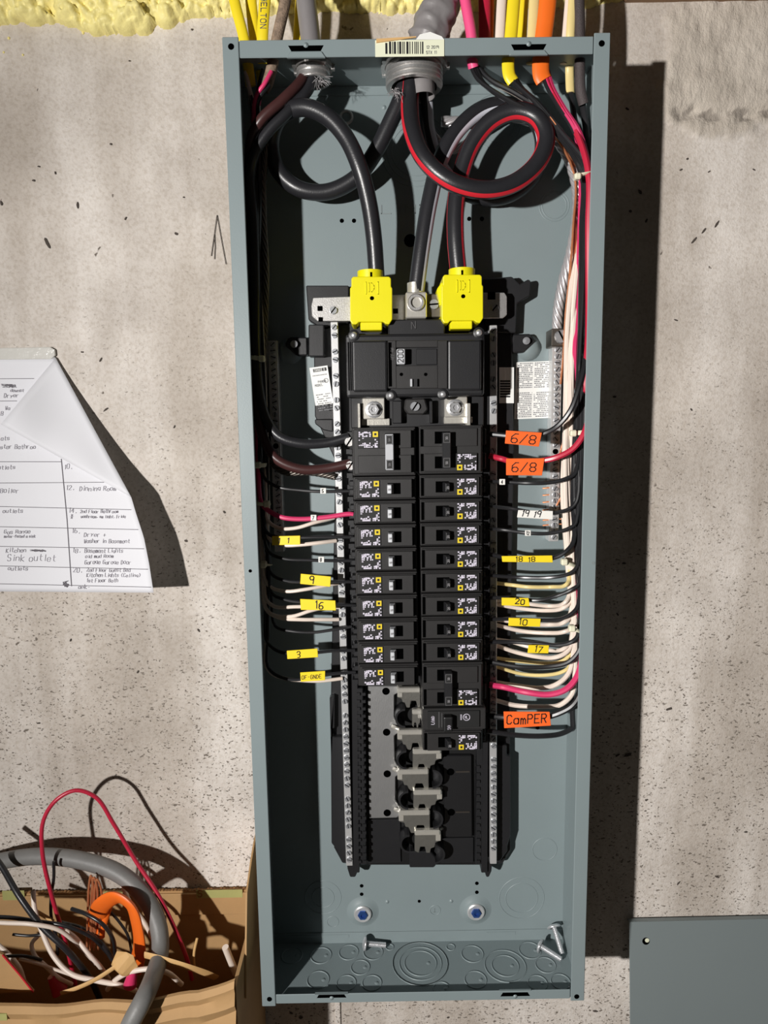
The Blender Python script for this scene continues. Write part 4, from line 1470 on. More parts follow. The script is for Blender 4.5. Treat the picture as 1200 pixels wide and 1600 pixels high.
# ---- cable connectors in the top wall
def connector(name, label, px, py, h, R_, drop, zt):
    c = un(px, py, h)
    c.z = zt
    k = thing(name, label, 'connector', (c.x, c.y, zt - drop))
    prof = [(R_ * 0.86, 0.004)]
    nth = max(3, int(drop / 0.0042))
    for i in range(nth):
        z0 = -drop * i / nth
        prof += [(R_, z0), (R_, z0 - drop / nth * 0.55), (R_ * 0.93, z0 - drop / nth * 0.75)]
    prof += [(R_ * 0.97, -drop), (R_ * 0.80, -drop), (R_ * 0.78, 0.003)]
    MB().lathe(c, ZA, prof, 40).build('threaded_sleeve', 'galv', k, smooth='auto')
    nut = MB()
    nn = 28
    for i in range(nn):
        g = 2 * math.pi * i / nn
        if i % 4 == 0:
            p = c + Vector((math.cos(g) * R_ * 1.16, math.sin(g) * R_ * 1.16, -0.003))
            nut.box(p.x - 0.0022, p.x + 0.0022, p.y - 0.0022, p.y + 0.0022, p.z - 0.0018, p.z + 0.003)
    nut.lathe(c, ZA, [(R_ * 1.02, 0.0), (R_ * 1.16, 0.0), (R_ * 1.16, -0.0042), (R_ * 1.02, -0.0042), (R_ * 1.02, 0)], 40)
    nut.build('lock_nut', 'galv', k, smooth='auto')
    return c


ZI = HH - 0.003 - T
cl = connector('cable_connector', 'small threaded steel connector on the left of the panel top', 489, 104, 0.046, 0.0168, 0.016, ZI)
cm = connector('cable_connector', 'large threaded steel connector in the middle of the panel top', 647, 112, 0.046, 0.0285, 0.022, ZI)

# ---- cables coming down to the panel from above
def down(name, label, material, xs, r, ry=None, h=0.045, cat='cable', group='cables entering the panel top', extra=None, yb=None):
    """xs: photo x at y = -60, 0, 60; runs through the panel top"""
    q = [un(xs[0], -60, h - 0.01) + Vector((0, 0, 0.10)), un(xs[0], -60, h - 0.004), un(xs[1], 0, h), un(xs[2], 60, h)]
    q += [un(x, y, hh) for x, y, hh in (extra or [(xs[2] + (xs[2] - xs[1]) * 0.6, 100, h)])]
    return wire(name, label, material, q, r, cat, group, ry, n=12, raw=True)


down('flat_cable', 'yellow flat cable, leftmost entering the panel top', 'yellow_jacket', (356, 366, 381), 0.0052, 0.0026, 0.05, extra=[(388, 105, 0.05), (392, 135, 0.048)])
down('flat_cable', 'yellow flat cable, second from the left at the panel top', 'yellow_jacket', (388, 392, 398), 0.0056, 0.0026, 0.036, extra=[(408, 112, 0.036), (412, 140, 0.036)])
o, p = down('flat_cable', 'yellow flat cable lettered along its length at the panel top', 'yellow_jacket', (418, 414, 410), 0.0056, 0.0026, 0.055, extra=[(411, 100, 0.05)])
tx = MB()
a, c = un(406, 56, 0.058), un(409, 0, 0.058)
uz = (un(413, 0, 0.058) - un(411, 60, 0.058)).normalized()
fm_ = flat_map(un(416.5, -6, 0.0582), -uz, Vector((1, 0, 0)), FRONT, 0.0002)
strokes(tx, 'SHELTON', lambda a_, b_: fm_(a_, b_ - 0.0052), -0.004, 0.0, 0.0052, 0.0006, adv=1.15)
tx.build('cable_lettering', 'ruling', o, fix=False)
o, p = down('cloth_cable', 'brown frayed cloth-covered cable at the left of the panel top', 'cloth_cable', (452, 446, 433), 0.0056, None, 0.055, extra=[(426, 100, 0.055), (418, 130, 0.055), (412, 140, 0.055)])
wire('cloth_cable_core', 'short pink wire stub leaving the brown cloth cable', 'magenta_jacket', [(424, 112, 0.062), (414, 130, 0.064), (400, 152, 0.06), (396, 190, 0.05), (400, 300, 0.03)], 0.0022)
wire('cloth_cable_core', 'short black wire stub leaving the brown cloth cable', 'thin_black', [(420, 132, 0.06), (408, 148, 0.06), (402, 162, 0.056), (404, 200, 0.045), (404, 300, 0.035)], 0.0024)
down('flat_cable', 'yellow flat cable half hidden behind the small grey cable', 'yellow_jacket', (476, 472, 468), 0.0066, 0.0028, 0.03)
down('round_cable', 'smooth grey round cable into the small connector', 'grey_jacket', (470, 478, 485), 0.0098, None, 0.046, extra=[(488, 92, 0.046), (489, 112, 0.046)])
# wrinkled service cable
q = [un(720, -90, 0.03) + Vector((0.0, 0, 0.08)), un(712, -60, 0.035), un(694, -10, 0.042), un(680, 30, 0.046), un(664, 70, 0.046), un(652, 110, 0.046), un(648, 132, 0.046)]
p = smooth_path(q, 9)
rads = [0.0185 + 0.0011 * math.sin(i * 0.9) + 0.0008 * math.sin(i * 2.3) for i in range(len(p))]
rads = [r_ if i < len(p) - 20 else 0.0165 for i, r_ in enumerate(rads)]
rads = [0.0186 if i < len(p) - 20 else 0.0165 for i in range(len(p))]
_t = MB().tube(smooth_path(q, 16), 0.0186, n=40)
_c = smooth_path(q, 16)
for i_, v_ in enumerate(_t.v):
    c_ = _c[min(i_ // 40, len(_c) - 1)]
    if i_ // 40 < len(_c) - 34:
        d_ = Vector(v_) - c_
        k_ = 1 + 0.16 * mnoise.noise((v_[0] * 60, v_[1] * 60, v_[2] * 110)) + 0.07 * mnoise.noise((v_[0] * 170, v_[1] * 170, v_[2] * 240))
    else:
        d_ = Vector(v_) - c_
        k_ = 0.88
    _t.v[i_] = tuple(c_ + d_ * k_)
o = _t.build('service_cable', 'grey_jacket', smooth=True)
tag(o, 'thick wrinkled grey service cable into the large connector', 'cable', 'cables entering the panel top')
down('round_cable', 'pink cable entering the panel top right of the service cable', 'pink_jacket', (719, 727, 737), 0.0054, None, 0.055, extra=[(738, 95, 0.052), (740, 106, 0.05)])
down('flat_cable', 'dark red cable behind the pink one at the panel top', 'red_jacket', (757, 757, 757), 0.0062, 0.003, 0.03)
down('flat_cable', 'brown orange cable in shade beside the dark red one', 'orange_jacket', (770, 768, 767), 0.0028, None, 0.02)
down('flat_cable', 'white flat cable left of the bright yellow one at the panel top', 'white_jacket', (788, 784, 781), 0.0048, 0.0026, 0.044)
down('flat_cable', 'bright yellow flat cable in the right half of the panel top', 'yellow_jacket', (808, 803, 798), 0.0062, 0.0028, 0.055, extra=[(794, 96, 0.055), (796, 118, 0.056), (802, 128, 0.056)])
down('flat_cable', 'shaded yellow flat cable between the bright yellow and the orange one', 'yellow_jacket', (820, 818, 815), 0.0052, 0.0026, 0.02)
down('flat_cable', 'pale yellow and white flat cable just left of the orange cable', 'cream_jacket', (837, 835, 832), 0.0052, 0.0026, 0.046)
down('flat_cable', 'wide orange flat cable entering the panel top', 'orange_jacket', (858, 856, 849), 0.0084, 0.0034, 0.056, extra=[(845, 96, 0.056), (846, 118, 0.056), (850, 126, 0.056)])
down('flat_cable', 'white flat cable right of the orange cable', 'white_jacket', (893, 888, 883), 0.0034, 0.0026, 0.044)
down('flat_cable', 'light yellow flat cable beside the dark cloth cable', 'cream_jacket', (898, 895, 891), 0.0044, 0.0026, 0.05, extra=[(890, 110, 0.036), (891, 145, 0.036)])
down('cloth_cable', 'dark braided cloth cable, rightmost at the panel top', 'dark_cloth_cable', (903, 905, 906), 0.0052, None, 0.052, extra=[(906, 100, 0.05), (907, 140, 0.048), (912, 163, 0.045)])

# ---- the three big service conductors
RB = 0.0083
qa = [(636, 118, 0.046), (628, 150, 0.05), (608, 195, 0.046), (585, 240, 0.04), (556, 278, 0.034), (510, 300, 0.03), (465, 294, 0.03), (434, 265, 0.03), (424, 225, 0.034), (436, 185, 0.05), (470, 168, 0.064), (508, 180, 0.07), (540, 214, 0.072), (562, 262, 0.072), (576, 315, 0.066), (584, 370, 0.058), (589, 440, 0.05)]
o, p = wire('service_conductor', 'thick plain black conductor looping left down to the left lug cover', 'black_jacket', qa, RB, 'cable', 'main service conductors', n=20, sub=9)
qb = [(643, 115, 0.05), (640, 160, 0.056), (644, 205, 0.066), (664, 250, 0.076), (704, 284, 0.08), (755, 297, 0.078), (804, 286, 0.074), (842, 252, 0.07), (853, 214, 0.066), (838, 184, 0.062), (806, 174, 0.058), (770, 188, 0.054), (740, 222, 0.05), (722, 266, 0.048), (713, 315, 0.05), (712, 370, 0.052), (718, 440, 0.05)]
o, p = wire('service_conductor', 'thick black conductor with red stripes looping right to the right lug cover', 'black_jacket', qb, RB * 1.03, 'cable', 'main service conductors', n=20, sub=9)
for an in (0.40, math.pi - 0.30):
    MB().ribbon_on(p, RB * 1.03, an, 0.26).build('stripe', 'stripe_red', o, smooth=True)
qc = [(658, 115, 0.035), (664, 160, 0.032), (668, 205, 0.026), (688, 262, 0.022), (735, 304, 0.02), (790, 306, 0.02), (832, 276, 0.022), (848, 228, 0.026), (838, 190, 0.03), (800, 166, 0.034), (756, 170, 0.038), (716, 202, 0.042), (688, 250, 0.046), (672, 310, 0.05), (660, 380, 0.052), (650, 455, 0.05)]
o, p = wire('service_conductor', 'thick black conductor with white stripe looping behind the red-striped one', 'black_jacket', qc, RB, 'cable', 'main service conductors', n=20, sub=9)
MB().ribbon_on(p, RB, math.pi - 1.0, 0.40).build('stripe', 'stripe_white', o, smooth=True)
# grey cable sheath end and reinforcing braid in the big connector
MB_ = MB().lathe(un(659, 132, 0.05), (0.05, 0, -1), [(0.0125, -0.02), (0.0125, 0.012), (0.0118, 0.012), (0.0118, -0.02)], 24)
tag(MB_.build('cable_sheath', 'grey_jacket', smooth='auto'), 'cut grey sheath end hanging inside the large connector', 'cable')


def loose_strands(name, label, px, py, h, n_, ln, sd):
    rn_ = random.Random(sd)
    mb = MB()
    for k in range(n_):
        a = un(px + rn_.uniform(-9, 9), py + rn_.uniform(-5, 5), h)
        d = Vector((rn_.uniform(-0.5, 0.8), rn_.uniform(-0.5, 0.2), rn_.uniform(-1, -0.1))) * ln
        mb.tube([a, a + d * 0.5 + Vector((rn_.uniform(-.002, .002), 0, 0)), a + d], 0.00022, n=4)
    o_ = mb.build(name, 'alu_strand')
    tag(o_, label, 'wire strands', kind='stuff')


loose_strands('frayed_strands', 'fine frayed metal strands under the small connector', 500, 122, 0.06, 22, 0.012, 2)
loose_strands('frayed_strands', 'fine frayed metal strands left under the large connector', 620, 140, 0.066, 26, 0.010, 5)


def stranded(name, label, q, R_, material, turns=14, r=None, n_st=6, group=None):
    p = smooth_path(pts3(q), 14)
    fr = frames(p)
    t_ = thing(name, label, 'wire', origin_of([tuple(v) for v in p]), group)
    r = r or R_ * 0.36
    for k in range(n_st):
        w = []
        for i, (c_, nn, bb) in enumerate(fr):
            g = 2 * math.pi * (k / n_st + turns * i / len(fr))
            w.append(c_ + (bb * math.cos(g) + nn * math.sin(g)) * (R_ - r))
        MB().tube(w, r, n=6).build('strand', material, t_, smooth=True)
    MB().tube(p, R_ * 0.5, n=6).build('core_strand', material, t_, smooth=True)
    return t_


stranded('stranded_ground_wire', 'bare twisted aluminium conductor running to the right ground bar', [(690, 190, 0.012), (740, 190, 0.012), (800, 182, 0.016), (850, 200, 0.022), (882, 235, 0.03), (899, 280, 0.034), (902, 330, 0.034), (893, 390, 0.032), (880, 440, 0.03), (872, 485, 0.026), (870, 525, 0.022)], 0.0058, 'alu_strand', 6)
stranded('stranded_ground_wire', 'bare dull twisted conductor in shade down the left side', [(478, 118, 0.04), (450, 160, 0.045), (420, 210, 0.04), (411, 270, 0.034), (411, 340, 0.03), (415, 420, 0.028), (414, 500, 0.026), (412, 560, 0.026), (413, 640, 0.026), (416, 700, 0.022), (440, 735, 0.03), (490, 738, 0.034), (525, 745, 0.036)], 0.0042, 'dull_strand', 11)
stranded('stranded_ground_wire', 'twisted aluminium braid crossing inside the right cable loops', [(664, 172, 0.02), (676, 210, 0.014), (706, 234, 0.012), (760, 200, 0.012), (806, 176, 0.014), (850, 180, 0.02)], 0.0045, 'alu_strand', 4)

# ---- feeder conductors on the left
wire('feeder_conductor', 'brown feeder conductor to the lower pole of the top left breaker', 'brown_jacket', [(480, 112, 0.05), (468, 130, 0.058), (440, 158, 0.066), (410, 185, 0.066), (394, 212, 0.06), (390, 250, 0.05), (392, 330, 0.04), (395, 440, 0.036), (397, 550, 0.04), (402, 630, 0.05), (412, 685, 0.056), (432, 717, 0.058), (470, 733, 0.058), (510, 732, 0.056), (548, 724, 0.056)], 0.0052, 'wire', 'left feeder conductors', n=12)
wire('feeder_conductor', 'black feeder conductor to the upper pole of the top left breaker', 'black_jacket', [(492, 112, 0.05), (482, 140, 0.058), (450, 175, 0.064), (420, 205, 0.064), (398, 240, 0.06), (391, 275, 0.05), (396, 350, 0.042), (399, 450, 0.04), (400, 540, 0.044), (405, 610, 0.052), (416, 655, 0.056), (436, 682, 0.058), (470, 693, 0.058), (510, 692, 0.056), (546, 683, 0.056)], 0.0052, 'wire', 'left feeder conductors', n=12)
for px, py, nm in ((546, 690, 'upper'), (548, 727, 'lower')):
    place('lug_nut', make_screw(0.0052, 0.003), un(px, py, 0.058), None, rot=(0, 0.6, 0)).name = 'terminal_nut'
nuts = sorted([o for o in bpy.data.objects if o.name.startswith('terminal_nut')], key=lambda o: -o.location.z)
for o, nm in zip(nuts, ('upper', 'lower')):
    tag(o, 'pale terminal screw at the %s pole of the top left breaker' % nm, 'screw', 'screws of the top left breaker')
    o.data.materials[0] = MATS['galv']


# ---- branch wires on the left: down the dark left edge, then across to the breakers
def lx(y, o):
    return float(np.interp(y, [150, 250, 400, 650, 900, 1060], [398, 393, 394, 400, 410, 414])) + o * 22


SRC_L = [[(384, 112, 0.05), (390, 140, 0.05)], [(408, 128, 0.036), (404, 160, 0.036)], [(411, 108, 0.05), (402, 150, 0.045)]]


def left_wire(label, material, r, o_, ybr, tail, src=0, h=0.035, name='branch_wire'):
    q = list(SRC_L[src])
    y = 220
    while y < ybr - 60:
        q.append((lx(y, o_) + 2 * math.sin(y * 0.013 + o_ * 9), y, h + 0.004 * math.sin(y * 0.02 + o_ * 5)))
        y += 110
    q.append((lx(ybr - 30, o_), ybr - 30, h + 0.004))
    q += tail
    return wire(name, label, material, q, r, 'wire', 'branch wires of the left column', n=8, sub=5)


def wtag(o, px, py, s, h=0.060):
    tape(o, [(px - 4.5, py - 4.5), (px + 4.5, py - 4.5), (px + 4.5, py + 4.5), (px - 4.5, py + 4.5)], 'tape_white', s, 5, 1.5 if len(s) > 1 else 2.5, 2, h, name='number_sleeve', stroke=1.0, adv=.8)


o, p = left_wire('black wire with small white sleeve to the first single left breaker', 'thin_black', 0.0018, 0.1, 735, [(412, 745, 0.045), (432, 760, 0.05), (470, 766, 0.052), (505, 768, 0.054), (550, 767, 0.055)])
wtag(o, 505, 767, '5', 0.0565)
o, p = left_wire('bright pink wire with white sleeve to the second single left breaker', 'magenta_jacket', 0.0026, 0.0, 770, [(408, 785, 0.045), (420, 798, 0.05), (440, 808, 0.053), (470, 811, 0.054), (510, 808, 0.055), (545, 803, 0.056), (552, 804, 0.056)], 1)
wtag(o, 490, 809, '7', 0.0585)
left_wire('white wire below the pink one ending at the left neutral bar', 'white_jacket', 0.0020, 0.5, 790, [(418, 812, 0.042), (436, 825, 0.046), (462, 825, 0.048), (490, 817, 0.048), (522, 809, 0.038)], 1, 0.03)
o, p = left_wire('black wire with yellow flag numbered eleven on the left', 'thin_black', 0.0020, 0.3, 812, [(416, 830, 0.045), (432, 839, 0.05), (470, 840, 0.054), (510, 839, 0.055), (552, 839, 0.055)], 2)
tape(o, [(425, 838), (469, 837), (469, 851), (425, 852)], 'tape_yellow', '1 1', 8, 8, 3, 0.057, adv=1.5)
left_wire('white wire behind the flag numbered eleven', 'white_jacket', 0.0022, 0.6, 825, [(420, 840, 0.042), (440, 851, 0.046), (470, 851, 0.048), (500, 848, 0.046), (525, 845, 0.038)], 0, 0.03)
o, p = left_wire('black wire with white sleeve above the yellow flag numbered nine', 'thin_black', 0.0018, 0.2, 848, [(420, 862, 0.046), (445, 873, 0.052), (480, 875, 0.054), (520, 876, 0.055), (552, 876, 0.055)], 1)
wtag(o, 502, 874.5, '8', 0.0565)
o, p = left_wire('black wire carrying the yellow flag numbered nine', 'thin_black', 0.0018, 0.45, 885, [(424, 896, 0.046), (445, 907, 0.052), (480, 909, 0.054), (520, 909, 0.055), (554, 909, 0.055)], 2)
tape(o, [(470, 896.5), (517, 901), (516, 917), (469, 912.5)], 'tape_yellow', '9', 11, 14, 3, 0.0575, stroke=1.6)
left_wire('white wire curving up under the flag numbered nine', 'white_jacket', 0.0020, 0.1, 890, [(414, 905, 0.04), (424, 918, 0.044), (448, 924, 0.048), (476, 921, 0.05), (504, 916, 0.046), (529, 911, 0.038)], 0, 0.03)
o, p = left_wire('black wire carrying the yellow flag numbered sixteen', 'thin_black', 0.0018, 0.55, 915, [(424, 926, 0.046), (446, 937, 0.052), (480, 941, 0.055), (520, 944, 0.055), (556, 946, 0.055)], 2)
tape(o, [(469, 936), (524, 938.5), (525, 954), (470, 953)], 'tape_yellow', '16', 11, 22, 2.5, 0.058, stroke=1.6)
left_wire('white wire directly behind the flag numbered sixteen', 'white_jacket', 0.0020, 0.2, 920, [(416, 936, 0.04), (430, 948, 0.044), (460, 948, 0.048), (500, 947, 0.046), (531, 947, 0.038)], 1, 0.03)
left_wire('white wire rising out below the flag numbered sixteen', 'white_jacket', 0.0020, 0.0, 930, [(414, 948, 0.04), (428, 961, 0.044), (456, 963, 0.048), (486, 954, 0.048), (510, 949, 0.042), (531, 949, 0.038)], 0, 0.032)
left_wire('white wire running level to the neutral bar below the flag sixteen', 'white_jacket', 0.0021, 0.35, 935, [(416, 952, 0.04), (436, 965, 0.046), (470, 968, 0.048), (500, 968, 0.045), (529, 968, 0.038)], 1, 0.03)
left_wire('black wire without a flag between the flags sixteen and three', 'thin_black', 0.0017, 0.6, 965, [(430, 978, 0.046), (455, 986, 0.052), (490, 988, 0.054), (520, 984, 0.055), (550, 979, 0.055)], 0)
o, p = left_wire('wire carrying the yellow flag numbered three', 'thin_black', 0.0018, 0.15, 985, [(416, 1000, 0.04), (428, 1014, 0.046), (448, 1021, 0.052), (490, 1020, 0.055), (520, 1017, 0.055), (555, 1016, 0.055)], 2)
tape(o, [(448, 1017), (496, 1013.5), (497, 1027), (449, 1030)], 'tape_yellow', '3', 9, 15, 2, 0.0575)
o, p = left_wire('lowest left wire carrying a lettered yellow flag', 'thin_black', 0.0018, 0.3, 1020, [(418, 1040, 0.04), (430, 1054, 0.046), (456, 1062, 0.05), (490, 1058, 0.054), (520, 1053, 0.055), (556, 1050, 0.055)], 1)
tape(o, [(469, 1051), (508, 1048.5), (508, 1063), (470, 1065.5)], 'tape_yellow', 'OF-GNDE', 6, 2, 4, 0.0575, stroke=0.8, adv=.95)
left_wire('lowest pale wire on the left, under the lettered flag', 'white_jacket', 0.0020, 0.25, 1015, [(414, 1035, 0.036), (424, 1052, 0.04), (445, 1060, 0.044), (470, 1063, 0.046), (500, 1064, 0.044), (535, 1060, 0.038)], 0, 0.028)

# ---- branch wires on the right
SRC_R = {'pink': [(738, 100, 0.048), (752, 128, 0.056), (796, 158, 0.064), (846, 186, 0.066)], 'pink2': [(740, 98, 0.046), (765, 124, 0.052), (806, 146, 0.058), (850, 178, 0.06)],
         'yel': [(796, 112, 0.048), (812, 136, 0.058), (842, 164, 0.064), (874, 204, 0.066)], 'ora': [(849, 106, 0.05), (858, 136, 0.058), (876, 168, 0.064), (900, 206, 0.068)],
         'bx': [(910, 160, 0.04), (914, 186, 0.042), (919, 222, 0.044)], 'y3': [(891, 140, 0.034), (896, 175, 0.04), (906, 222, 0.046)]}


def rx(y, o_):
    L_ = float(np.interp(y, [230, 270, 330, 400, 480, 540, 650, 750, 850, 900, 1000, 1100], [880, 897, 899, 895, 890, 888, 883, 880, 884, 890, 894, 894]))
    R_ = float(np.interp(y, [230, 270, 400, 540, 650, 750, 850, 1000, 1100], [920, 926, 923, 922, 919, 916, 912, 909, 907]))
    return L_ + o_ * (R_ - L_)


def right_wire(label, material, r, src, o_, ybr, tail, h=0.05, name='branch_wire', group='branch wires of the right column', jx=0):
    pale = material in ('white_jacket', 'cream_jacket')
    q = [(x + jx * 1.6, y + jx * 1.2, hh - (0.014 if pale else 0)) for x, y, hh in SRC_R[src]]
    y = 270
    while y < ybr - 45:
        k_ = min(1.0, max(0.0, (y - 300) / 190.0)) if pale else 1.0      # the pale wires come out from behind the dark ones
        o_k = o_ * (float(np.interp(y, [400, 480, 650, 730], [1.0, 0.42, 0.42, 1.0])) if pale else 1.0)
        oo = o_k * k_ + (0.45 + 0.3 * o_) * (1 - k_)
        hh = h * k_ + 0.026 * (1 - k_)
        q.append((rx(y, oo) + 2.2 * math.sin(y * 0.012 + o_ * 17), y, hh + 0.004 * math.sin(y * 0.017 + o_ * 11)))
        y += 85
    q += tail
    return wire(name, label, material, q, r, 'wire', group, n=8, sub=5)


o, p = right_wire('black wire with the upper orange flag reading six slash eight', 'thin_black', 0.0028, 'yel', 0.9, 620, [(916, 560, 0.074), (906, 600, 0.08), (892, 640, 0.08), (872, 665, 0.074), (850, 677, 0.066), (817, 682, 0.06), (764, 678, 0.045)], 0.066)
tape(o, [(791, 672.5), (847, 676), (842, 698), (789, 693)], 'tape_orange', '6/8', 14, 9, 3, 0.0715, stroke=1.5, adv=1.3)
o, p = right_wire('red wire with the lower orange flag reading six slash eight', 'red_jacket', 0.0031, 'ora', 0.84, 690, [(923, 610, 0.07), (920, 650, 0.076), (911, 680, 0.078), (894, 702, 0.076), (868, 715, 0.072), (845, 720, 0.066), (810, 724, 0.06), (785, 717, 0.046), (764, 712, 0.044)], 0.074)
tape(o, [(791, 716.5), (851, 716), (847, 743), (791, 742.5)], 'tape_orange', '6/8', 14, 9, 6, 0.0715, stroke=1.5, adv=1.3)
o, p = right_wire('black wire with white sleeve just below the orange flags', 'thin_black', 0.0022, 'pink', 0.52, 735, [(899, 738, 0.066), (884, 748, 0.066), (860, 754, 0.064), (825, 755, 0.06), (785, 753, 0.046), (762, 752, 0.045)], 0.06)
wtag(o, 785, 753, '4', 0.0605)
o, p = right_wire('black wire with the long white flag reading nineteen twice', 'thin_black', 0.0021, 'pink2', 0.62, 775, [(902, 780, 0.068), (893, 793, 0.068), (870, 801, 0.066), (835, 801, 0.062), (800, 795, 0.046), (764, 791, 0.045)], 0.062)
tape(o, [(810, 797), (864, 798.5), (864, 812), (808, 808.5)], 'tape_white', '19 19', 9, 5, 2.5, 0.0705, stroke=1.4, slant=.2)
o, p = right_wire('black wire with small sleeve numbered twelve', 'thin_black', 0.0021, 'yel', 0.56, 810, [(900, 816, 0.068), (890, 825, 0.068), (862, 833, 0.065), (825, 833, 0.06), (785, 828, 0.046), (764, 827, 0.045)], 0.064)
wtag(o, 825, 833, '12', 0.0635)
o, p = right_wire('black wire wearing the long yellow flag marked eighteen', 'thin_black', 0.0024, 'pink', 0.46, 840, [(896, 845, 0.066), (886, 860, 0.068), (868, 871, 0.066), (840, 874, 0.062), (800, 873, 0.046), (764, 866, 0.045)], 0.06, jx=3)
tape(o, [(784, 869), (863, 868), (864, 879), (785, 878)], 'tape_yellow', '18 18', 7, 20, 1, 0.0705, stroke=1.2, adv=1.4)
right_wire('black unflagged wire just under the flag marked eighteen', 'thin_black', 0.0021, 'yel', 0.7, 880, [(902, 884, 0.066), (890, 896, 0.066), (862, 902, 0.062), (810, 902, 0.046), (764, 899, 0.045)], 0.058, jx=4)
right_wire('cream wire below the flag marked eighteen to the neutral bar', 'cream_jacket', 0.0022, 'ora', 0.18, 890, [(889, 905, 0.052), (884, 914, 0.056), (862, 917, 0.03), (825, 917, 0.03), (800, 914, 0.019), (774, 911, 0.022)], 0.044)
right_wire('black wire slanting down to the flag numbered twenty', 'thin_black', 0.0021, 'ora', 0.72, 905, [(905, 911, 0.068), (893, 921, 0.068), (870, 931, 0.062), (840, 938, 0.058), (800, 934, 0.046), (764, 934, 0.045)], 0.06, jx=-3)
o, p = right_wire('white wire with the yellow flag numbered twenty', 'white_jacket', 0.0023, 'pink2', 0.08, 915, [(889, 930, 0.052), (882, 942, 0.055), (860, 947, 0.03), (828, 944, 0.03), (800, 940, 0.019), (774, 938, 0.022)], 0.042)
tape(o, [(784, 934), (826, 934.5), (828, 947.5), (784, 946)], 'tape_yellow', '20', 8, 20, 3, 0.064, stroke=1.5, adv=1.2)
right_wire('white wire right below the flag numbered twenty', 'white_jacket', 0.0023, 'yel', 0.22, 925, [(890, 940, 0.05), (880, 950, 0.052), (852, 954, 0.03), (815, 951, 0.019), (774, 944, 0.022)], 0.044)
right_wire('black wire above the flag numbered ten', 'thin_black', 0.0021, 'pink', 0.6, 940, [(903, 945, 0.068), (895, 957, 0.068), (876, 967, 0.064), (840, 969, 0.058), (800, 967, 0.046), (764, 968, 0.045)], 0.06, jx=-3)
o, p = right_wire('white wire with the yellow flag numbered ten', 'white_jacket', 0.0024, 'ora', 0.3, 950, [(890, 964, 0.052), (880, 973, 0.055), (860, 976, 0.03), (830, 975, 0.03), (800, 971, 0.019), (774, 968, 0.022)], 0.044, jx=2)
tape(o, [(795, 965.5), (845, 967), (844, 979.5), (794.5, 978)], 'tape_yellow', '10', 9, 15, 2.5, 0.064, stroke=1.4, adv=1.3)
right_wire('white wire level with the seventh single right breaker, no flag', 'white_jacket', 0.0024, 'pink2', 0.12, 965, [(892, 981, 0.05), (882, 987, 0.052), (855, 989, 0.03), (815, 986, 0.019), (774, 976, 0.022)], 0.044, jx=-2)
right_wire('black wire curling in behind the flag numbered seventeen', 'thin_black', 0.0023, 'yel', 0.66, 985, [(903, 992, 0.07), (893, 1003, 0.07), (872, 1008, 0.064), (845, 1006, 0.058), (800, 1003, 0.046), (764, 1003, 0.045)], 0.062, jx=-4)
o, p = right_wire('white wire with the yellow flag numbered seventeen', 'white_jacket', 0.0023, 'ora', 0.05, 985, [(892, 1003, 0.052), (880, 1014, 0.056), (858, 1016, 0.03), (828, 1011, 0.03), (800, 1003, 0.019), (774, 999, 0.022)], 0.046, jx=-2)
tape(o, [(826, 1008), (858, 1008.5), (857, 1021), (824.5, 1020.5)], 'tape_yellow', '17', 9, 9, 2, 0.064, stroke=1.4, adv=1.2)
right_wire('white wire drooping in a deep bow beside the eighth right breaker', 'white_jacket', 0.0025, 'yel', 0.2, 990, [(892, 1008, 0.054), (884, 1020, 0.056), (868, 1027, 0.055), (838, 1026, 0.03), (806, 1019, 0.019), (774, 1008, 0.022)], 0.048, jx=2)
right_wire('cream wire lying just above the glossy sweeping black wire', 'cream_jacket', 0.0021, 'pink2', 0.28, 1005, [(890, 1022, 0.05), (878, 1033, 0.05), (850, 1036, 0.03), (810, 1033, 0.019), (774, 1028, 0.022)], 0.04)
right_wire('glossy black wire sweeping across below the flag numbered seventeen', 'thin_black', 0.0026, 'bx', 0.7, 1000, [(909, 1003, 0.072), (902, 1022, 0.074), (886, 1036, 0.072), (856, 1042, 0.066), (810, 1042, 0.06), (764, 1034, 0.045)], 0.056)
right_wire('thin cream wire midway down to the bright red wire', 'cream_jacket', 0.0021, 'ora', 0.15, 1025, [(890, 1040, 0.048), (880, 1049, 0.05), (850, 1055, 0.03), (815, 1053, 0.019), (774, 1041, 0.022)], 0.042, jx=1)
right_wire('white wire running down and in just above the red wire', 'white_jacket', 0.0027, 'pink2', 0.34, 1030, [(893, 1040, 0.054), (884, 1058, 0.056), (868, 1070, 0.056), (840, 1075, 0.03), (805, 1071, 0.019), (774, 1066, 0.022)], 0.05, jx=2)
right_wire('bright red wire to the low two-pole breaker on the right', 'magenta_jacket', 0.0033, 'ora', 0.86, 1000, [(911, 1000, 0.066), (909, 1030, 0.07), (901, 1058, 0.072), (884, 1077, 0.072), (858, 1085, 0.068), (820, 1081, 0.062), (785, 1073, 0.046), (764, 1070, 0.045)], 0.054, jx=3)
right_wire('lowest white wire, below the bright red one', 'white_jacket', 0.0027, 'yel', 0.4, 1050, [(898, 1060, 0.054), (894, 1084, 0.056), (878, 1100, 0.056), (850, 1104, 0.03), (805, 1102, 0.019), (774, 1094, 0.022)], 0.05, jx=1)
o, p = right_wire('black wire with the orange flag reading Camper', 'thin_black', 0.0032, 'bx', 0.94, 1060, [(911, 1050, 0.066), (908, 1080, 0.07), (895, 1102, 0.072), (875, 1114, 0.07), (850, 1121, 0.066), (800, 1122, 0.06), (760, 1118, 0.045)], 0.056)
tape(o, [(787, 1112), (859, 1112.5), (861, 1134), (788, 1138)], 'tape_orange', 'CamPER', 13, 4, 6, 0.0755, stroke=1.6, adv=1.0)
